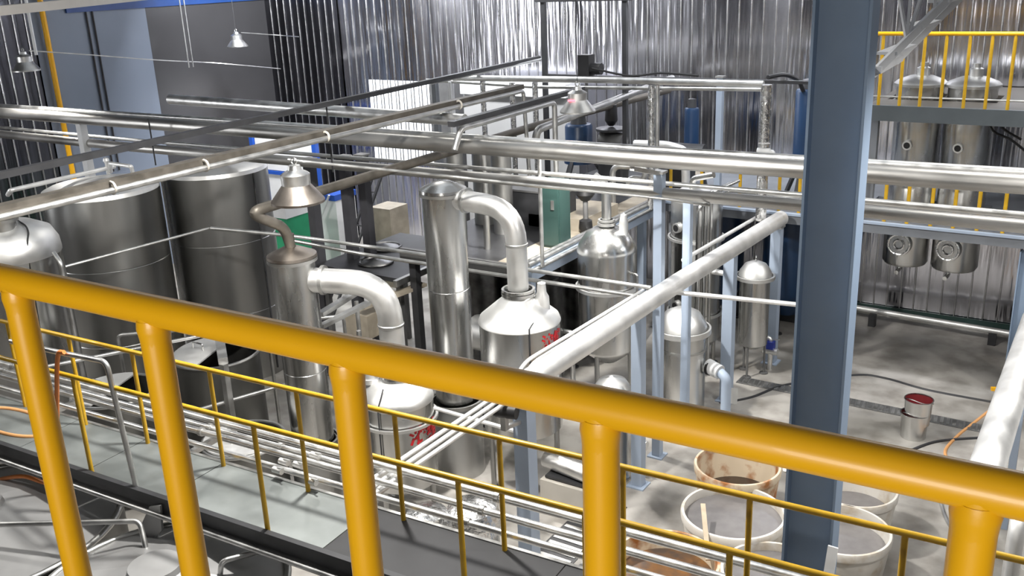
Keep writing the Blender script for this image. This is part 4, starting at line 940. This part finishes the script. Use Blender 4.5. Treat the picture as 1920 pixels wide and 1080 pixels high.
single('hose', MB().tube(spline([(-4.831, 12.842, 0.0), (-4.484, 13.287, 0.0), (-4.161, 13.975, 0.0), (-3.345, 14.827, 0.0), (-2.873, 14.933, 0.0), (-2.205, 14.782, 0.0), (-1.289, 14.773, 0.0)]), .025, 8), 'dark_metal', 'dark hose lying across the bare floor past the broad column', 'hose')
single('hose', MB().tube(spline([(-1.235, 14.698, 0.0), (-1.409, 14.005, 0.0), (-1.558, 13.398, 0.0), (-1.619, 12.835, 0.0), (-1.418, 12.544, 0.0), (-1.055, 12.941, 0.0)]), .022, 8), 'orange_pale', 'orange hose curling on the floor from the yellow tap', 'hose')
single('hose', MB().tube(spline([(-2.063, 12.592, 0.0), (-1.750, 13.113, 0.0), (-1.142, 13.587, 0.0)]), .025, 8), 'dark_metal', 'short dark hose on the floor beneath the orange hose', 'hose')
single('hose', MB().tube(spline([(-1.481, 11.617, 0.0), (-1.297, 11.093, 0.0), (-1.095, 10.754, 0.0), (-0.838, 10.534, 0.0)]), .025, 8), 'galv', 'grey hose on the floor by the tubs below the handrail', 'hose')
t = thing('hose_coupling', 'yellow hose coupling at the end of the orange hose', 'coupling', (-1.235, 14.698, 0.0))
x, y, _ = (-1.243, 14.756, 0.0)
part('body', MB().cyl((x, y, 0), (x, y, .22), .05, n=14), 'yellow', t)
part('lever', MB().cbox((x, y, .24), (.2, .05, .05), .4), 'yellow', t)
single('floor_pipe', MB().tube([(-4.4, 17.3, .28), (1.5, 16.95, .28)], .05, 12), 'alu_white', 'white pipe running low along the foot of the back wall', 'pipe')
for i, p in enumerate([(-3.625, 17.413, 0.0), (-1.642, 17.588, 0.0)]):
    single('pipe_support', MB().cbox((p[0], 17.2, .11), (.12, .12, .22)), 'dark_metal', ['short dark block under the low wall pipe near the broad column', 'short dark block under the low wall pipe near the far column'][i], 'block')
def valve_cluster(label, p, blue=True):
    x, y, z = p; t = thing('valve', label, 'valve', (x, y, 0))
    part('riser', MB().tube([(x, y, 0), (x, y, z), (x - .25, y, z)], .04, 12, .06), 'steel_cap', t)
    b = part('body', MB().cyl((x - .12, y, z * .6), (x + .12, y, z * .6), .06, n=16), 'steel_cap', t)
    part('actuator', MB().cbox((x, y - .03, z * .6 + .12), (.14, .12, .12)), 'valve_blue' if blue else 'steel_cap', b)
    part('handle', MB().beam((x, y, z * .6 + .2), (x + .15, y - .05, z * .6 + .24), .02, .012), 'steel_cap', b)
valve_cluster('blue-handled valve at the foot of the farthest pale blue post', (-4.6, 14.45, .55))
valve_cluster('blue-bodied valve seen below the handrail beside the pale blue posts', (-5.05, 10.45, .62))
valve_cluster('bright valve at the foot of the dome tank', (-7.05, 12.2, 1.0), False)
t = thing('white_outlet', 'fat white capped pipe stub beside the tagged pale blue post', 'pipe', (-4.75, 12.2, 0))
part('stub', MB().cyl((-4.94, 12.57, .72), (-4.72, 12.5, .68), .11, n=20), 'white', t)
part('band', MB().cyl((-4.92, 12.56, .70), (-4.88, 12.55, .70), .118, n=20), 'black', t)
part('down_pipe', MB().tube([(-4.72, 12.5, .68), (-4.6, 12.46, .62), (-4.6, 12.46, 0)], .075, 16, .1), 'blue_pale', t)
pipe('white nozzle row high between the dome tank and the small lidded tank', [(-5.421, 13.760, 1.794), (-5.027, 13.766, 1.785)], .045, 'alu_white', None, name='thin_pipe')
t = thing('strainer', 'shiny horizontal strainer pipe on a concrete block below the handrail', 'strainer', (-5.1, 8.8, 0))
x, y, z = (-5.400, 9.170, 0.550)
part('barrel', MB().cyl((x - .35, y + .06, z), (x + .38, y - .06, z), .11, n=22), 'alu', t)
part('block', MB().cbox((x + .08, y, .2), (.75, .4, .4)), 'cream', t)
part('cover', MB().cbox((x + .05, y, .43), (.6, .3, .03)), 'dark_metal', t)
t = thing('wrapped_drum', 'foil-wrapped drum glinting behind the bundled walkway pipes', 'drum', (-5.410, 7.149, 1.000))
x, y, _ = (-5.539, 7.324, 0.900)
part('drum', MB().lathe([(.27, 0), (.29, .5), (.28, .82)], x, y, 0, 32), 'steel', t)
part('foil_cover', MB().lathe([(.31, .66), (.31, .82), (.27, .93), (.15, .99), (0, 1.0)], x, y, 0, 40), 'foil', t)
t = thing('wrapped_bundle', 'low crumpled foil bundle beside the foil-wrapped drum', 'bundle', (-5.949, 7.095, 0.900))
x, y, _ = (-5.942, 7.037, 0.900)
part('bundle', MB().lathe([(.2, .6), (.26, .75), (.22, .9), (0, .96)], x, y, 0, 28), 'foil', t)
part('stand', MB().lathe([(.18, 0), (.18, .62)], x, y, 0, 24), 'galv', t)
t = thing('motor', 'small black motor at the near end of the thin white pipes', 'motor', (-5.038, 7.301, 2.200))
x, y, z = (-4.921, 7.131, 2.300)
part('body', MB().cyl((x - .1, y, z), (x + .12, y + .05, z), .075, n=16), 'black', t)
part('bracket', MB().box((x - .03, y - .03, z - .2), (x + .03, y + .03, z)), 'galv', t)
part('arm', MB().beam((x, y, z - .18), (-4.86, 7.33, z - .18), .04, .04), 'galv', t)

# wall items on the left
pipe('yellow pipe standing against the side wall beside the blue-grey panel', [(XL + .12, 11.82, 0), (XL + .12, 11.82, 6.4)], .055, 'yellow', None, name='wall_pipe')
for i, y in enumerate((12.85, 13.0)):
    pipe(['dark conduit on the blue-grey wall panel, nearer the yellow pipe', 'dark conduit on the blue-grey wall panel, farther from the yellow pipe'][i], [(XL + .04, y, 2.5), (XL + .04, y, 6.3)], .02, 'wall_dark', None, name='wall_pipe', n=8)
for i, p in enumerate([(-17.900, 14.302, 5.414), (-17.900, 14.416, 5.405)]):
    pipe(['thin hanging rod before the charcoal panel, nearer the side wall', 'thin hanging rod before the charcoal panel, farther from the side wall'][i], [(p[0], p[1], 4.65), (p[0], p[1], ZC)], .014, 'galv', None, name='hanger_rod', n=8)
pipe('white hanging rod beside the lamp next to the yellow wall pipe', [(-17.500, 10.560, 5.281), ((-17.500, 10.583, 5.790)[0], (-17.500, 10.583, 5.790)[1], ZC)], .03, 'white', None, name='hanger_rod', n=10)
t = thing('crane_beam', 'cream beam edge slanting across the topmost picture corner', 'beam', (-9.685, 6.136, 6.302))
_a, _b = Vector((-9.294, 5.122, 6.284)), Vector((-10.743, 7.974, 6.320))
part('beam', MB().beam(_a - (_b - _a) * .9, _b + (_b - _a) * 1.2, .10, .09), 'cream', t)
for f in (-.8, 1.6, 2.1):
    q = _a + (_b - _a) * f
    part('hanger', MB().beam(q, (q.x, q.y, ZC), .03, .03), 'grey_metal', t)
for i, pts in enumerate([[(-18.000, 10.739, 5.337), (-18.000, 12.014, 5.138), (-18.000, 13.645, 4.871), (-18.000, 15.071, 4.671), (-18.000, 16.919, 4.356), (-17.900, 16.997, 4.337)], [(-18.300, 16.268, 5.253), (-18.000, 17.131, 5.125), (-17.300, 17.147, 5.088)]]):
    single('hung_wire', MB().tube(spline(pts), .012, 6), 'galv', ['long thin wire strung across the side wall panels between two lamps', 'short thin wire from the small lamp toward the foil wall corner'][i], 'wire')
for i, p in enumerate([(-13.171, 9.600, 4.398), (-9.985, 10.300, 4.667)]):
    single('hanger_rod', MB().cyl((p[0], p[1], 3.7), (p[0], p[1], p[2] + .05), .012, n=8), 'dark_metal', ['short hanger rod clipped on the overhead pipes above the white-topped tank', 'short hanger rod where the wide cable tray crosses the overhead pipes'][i], 'rod')
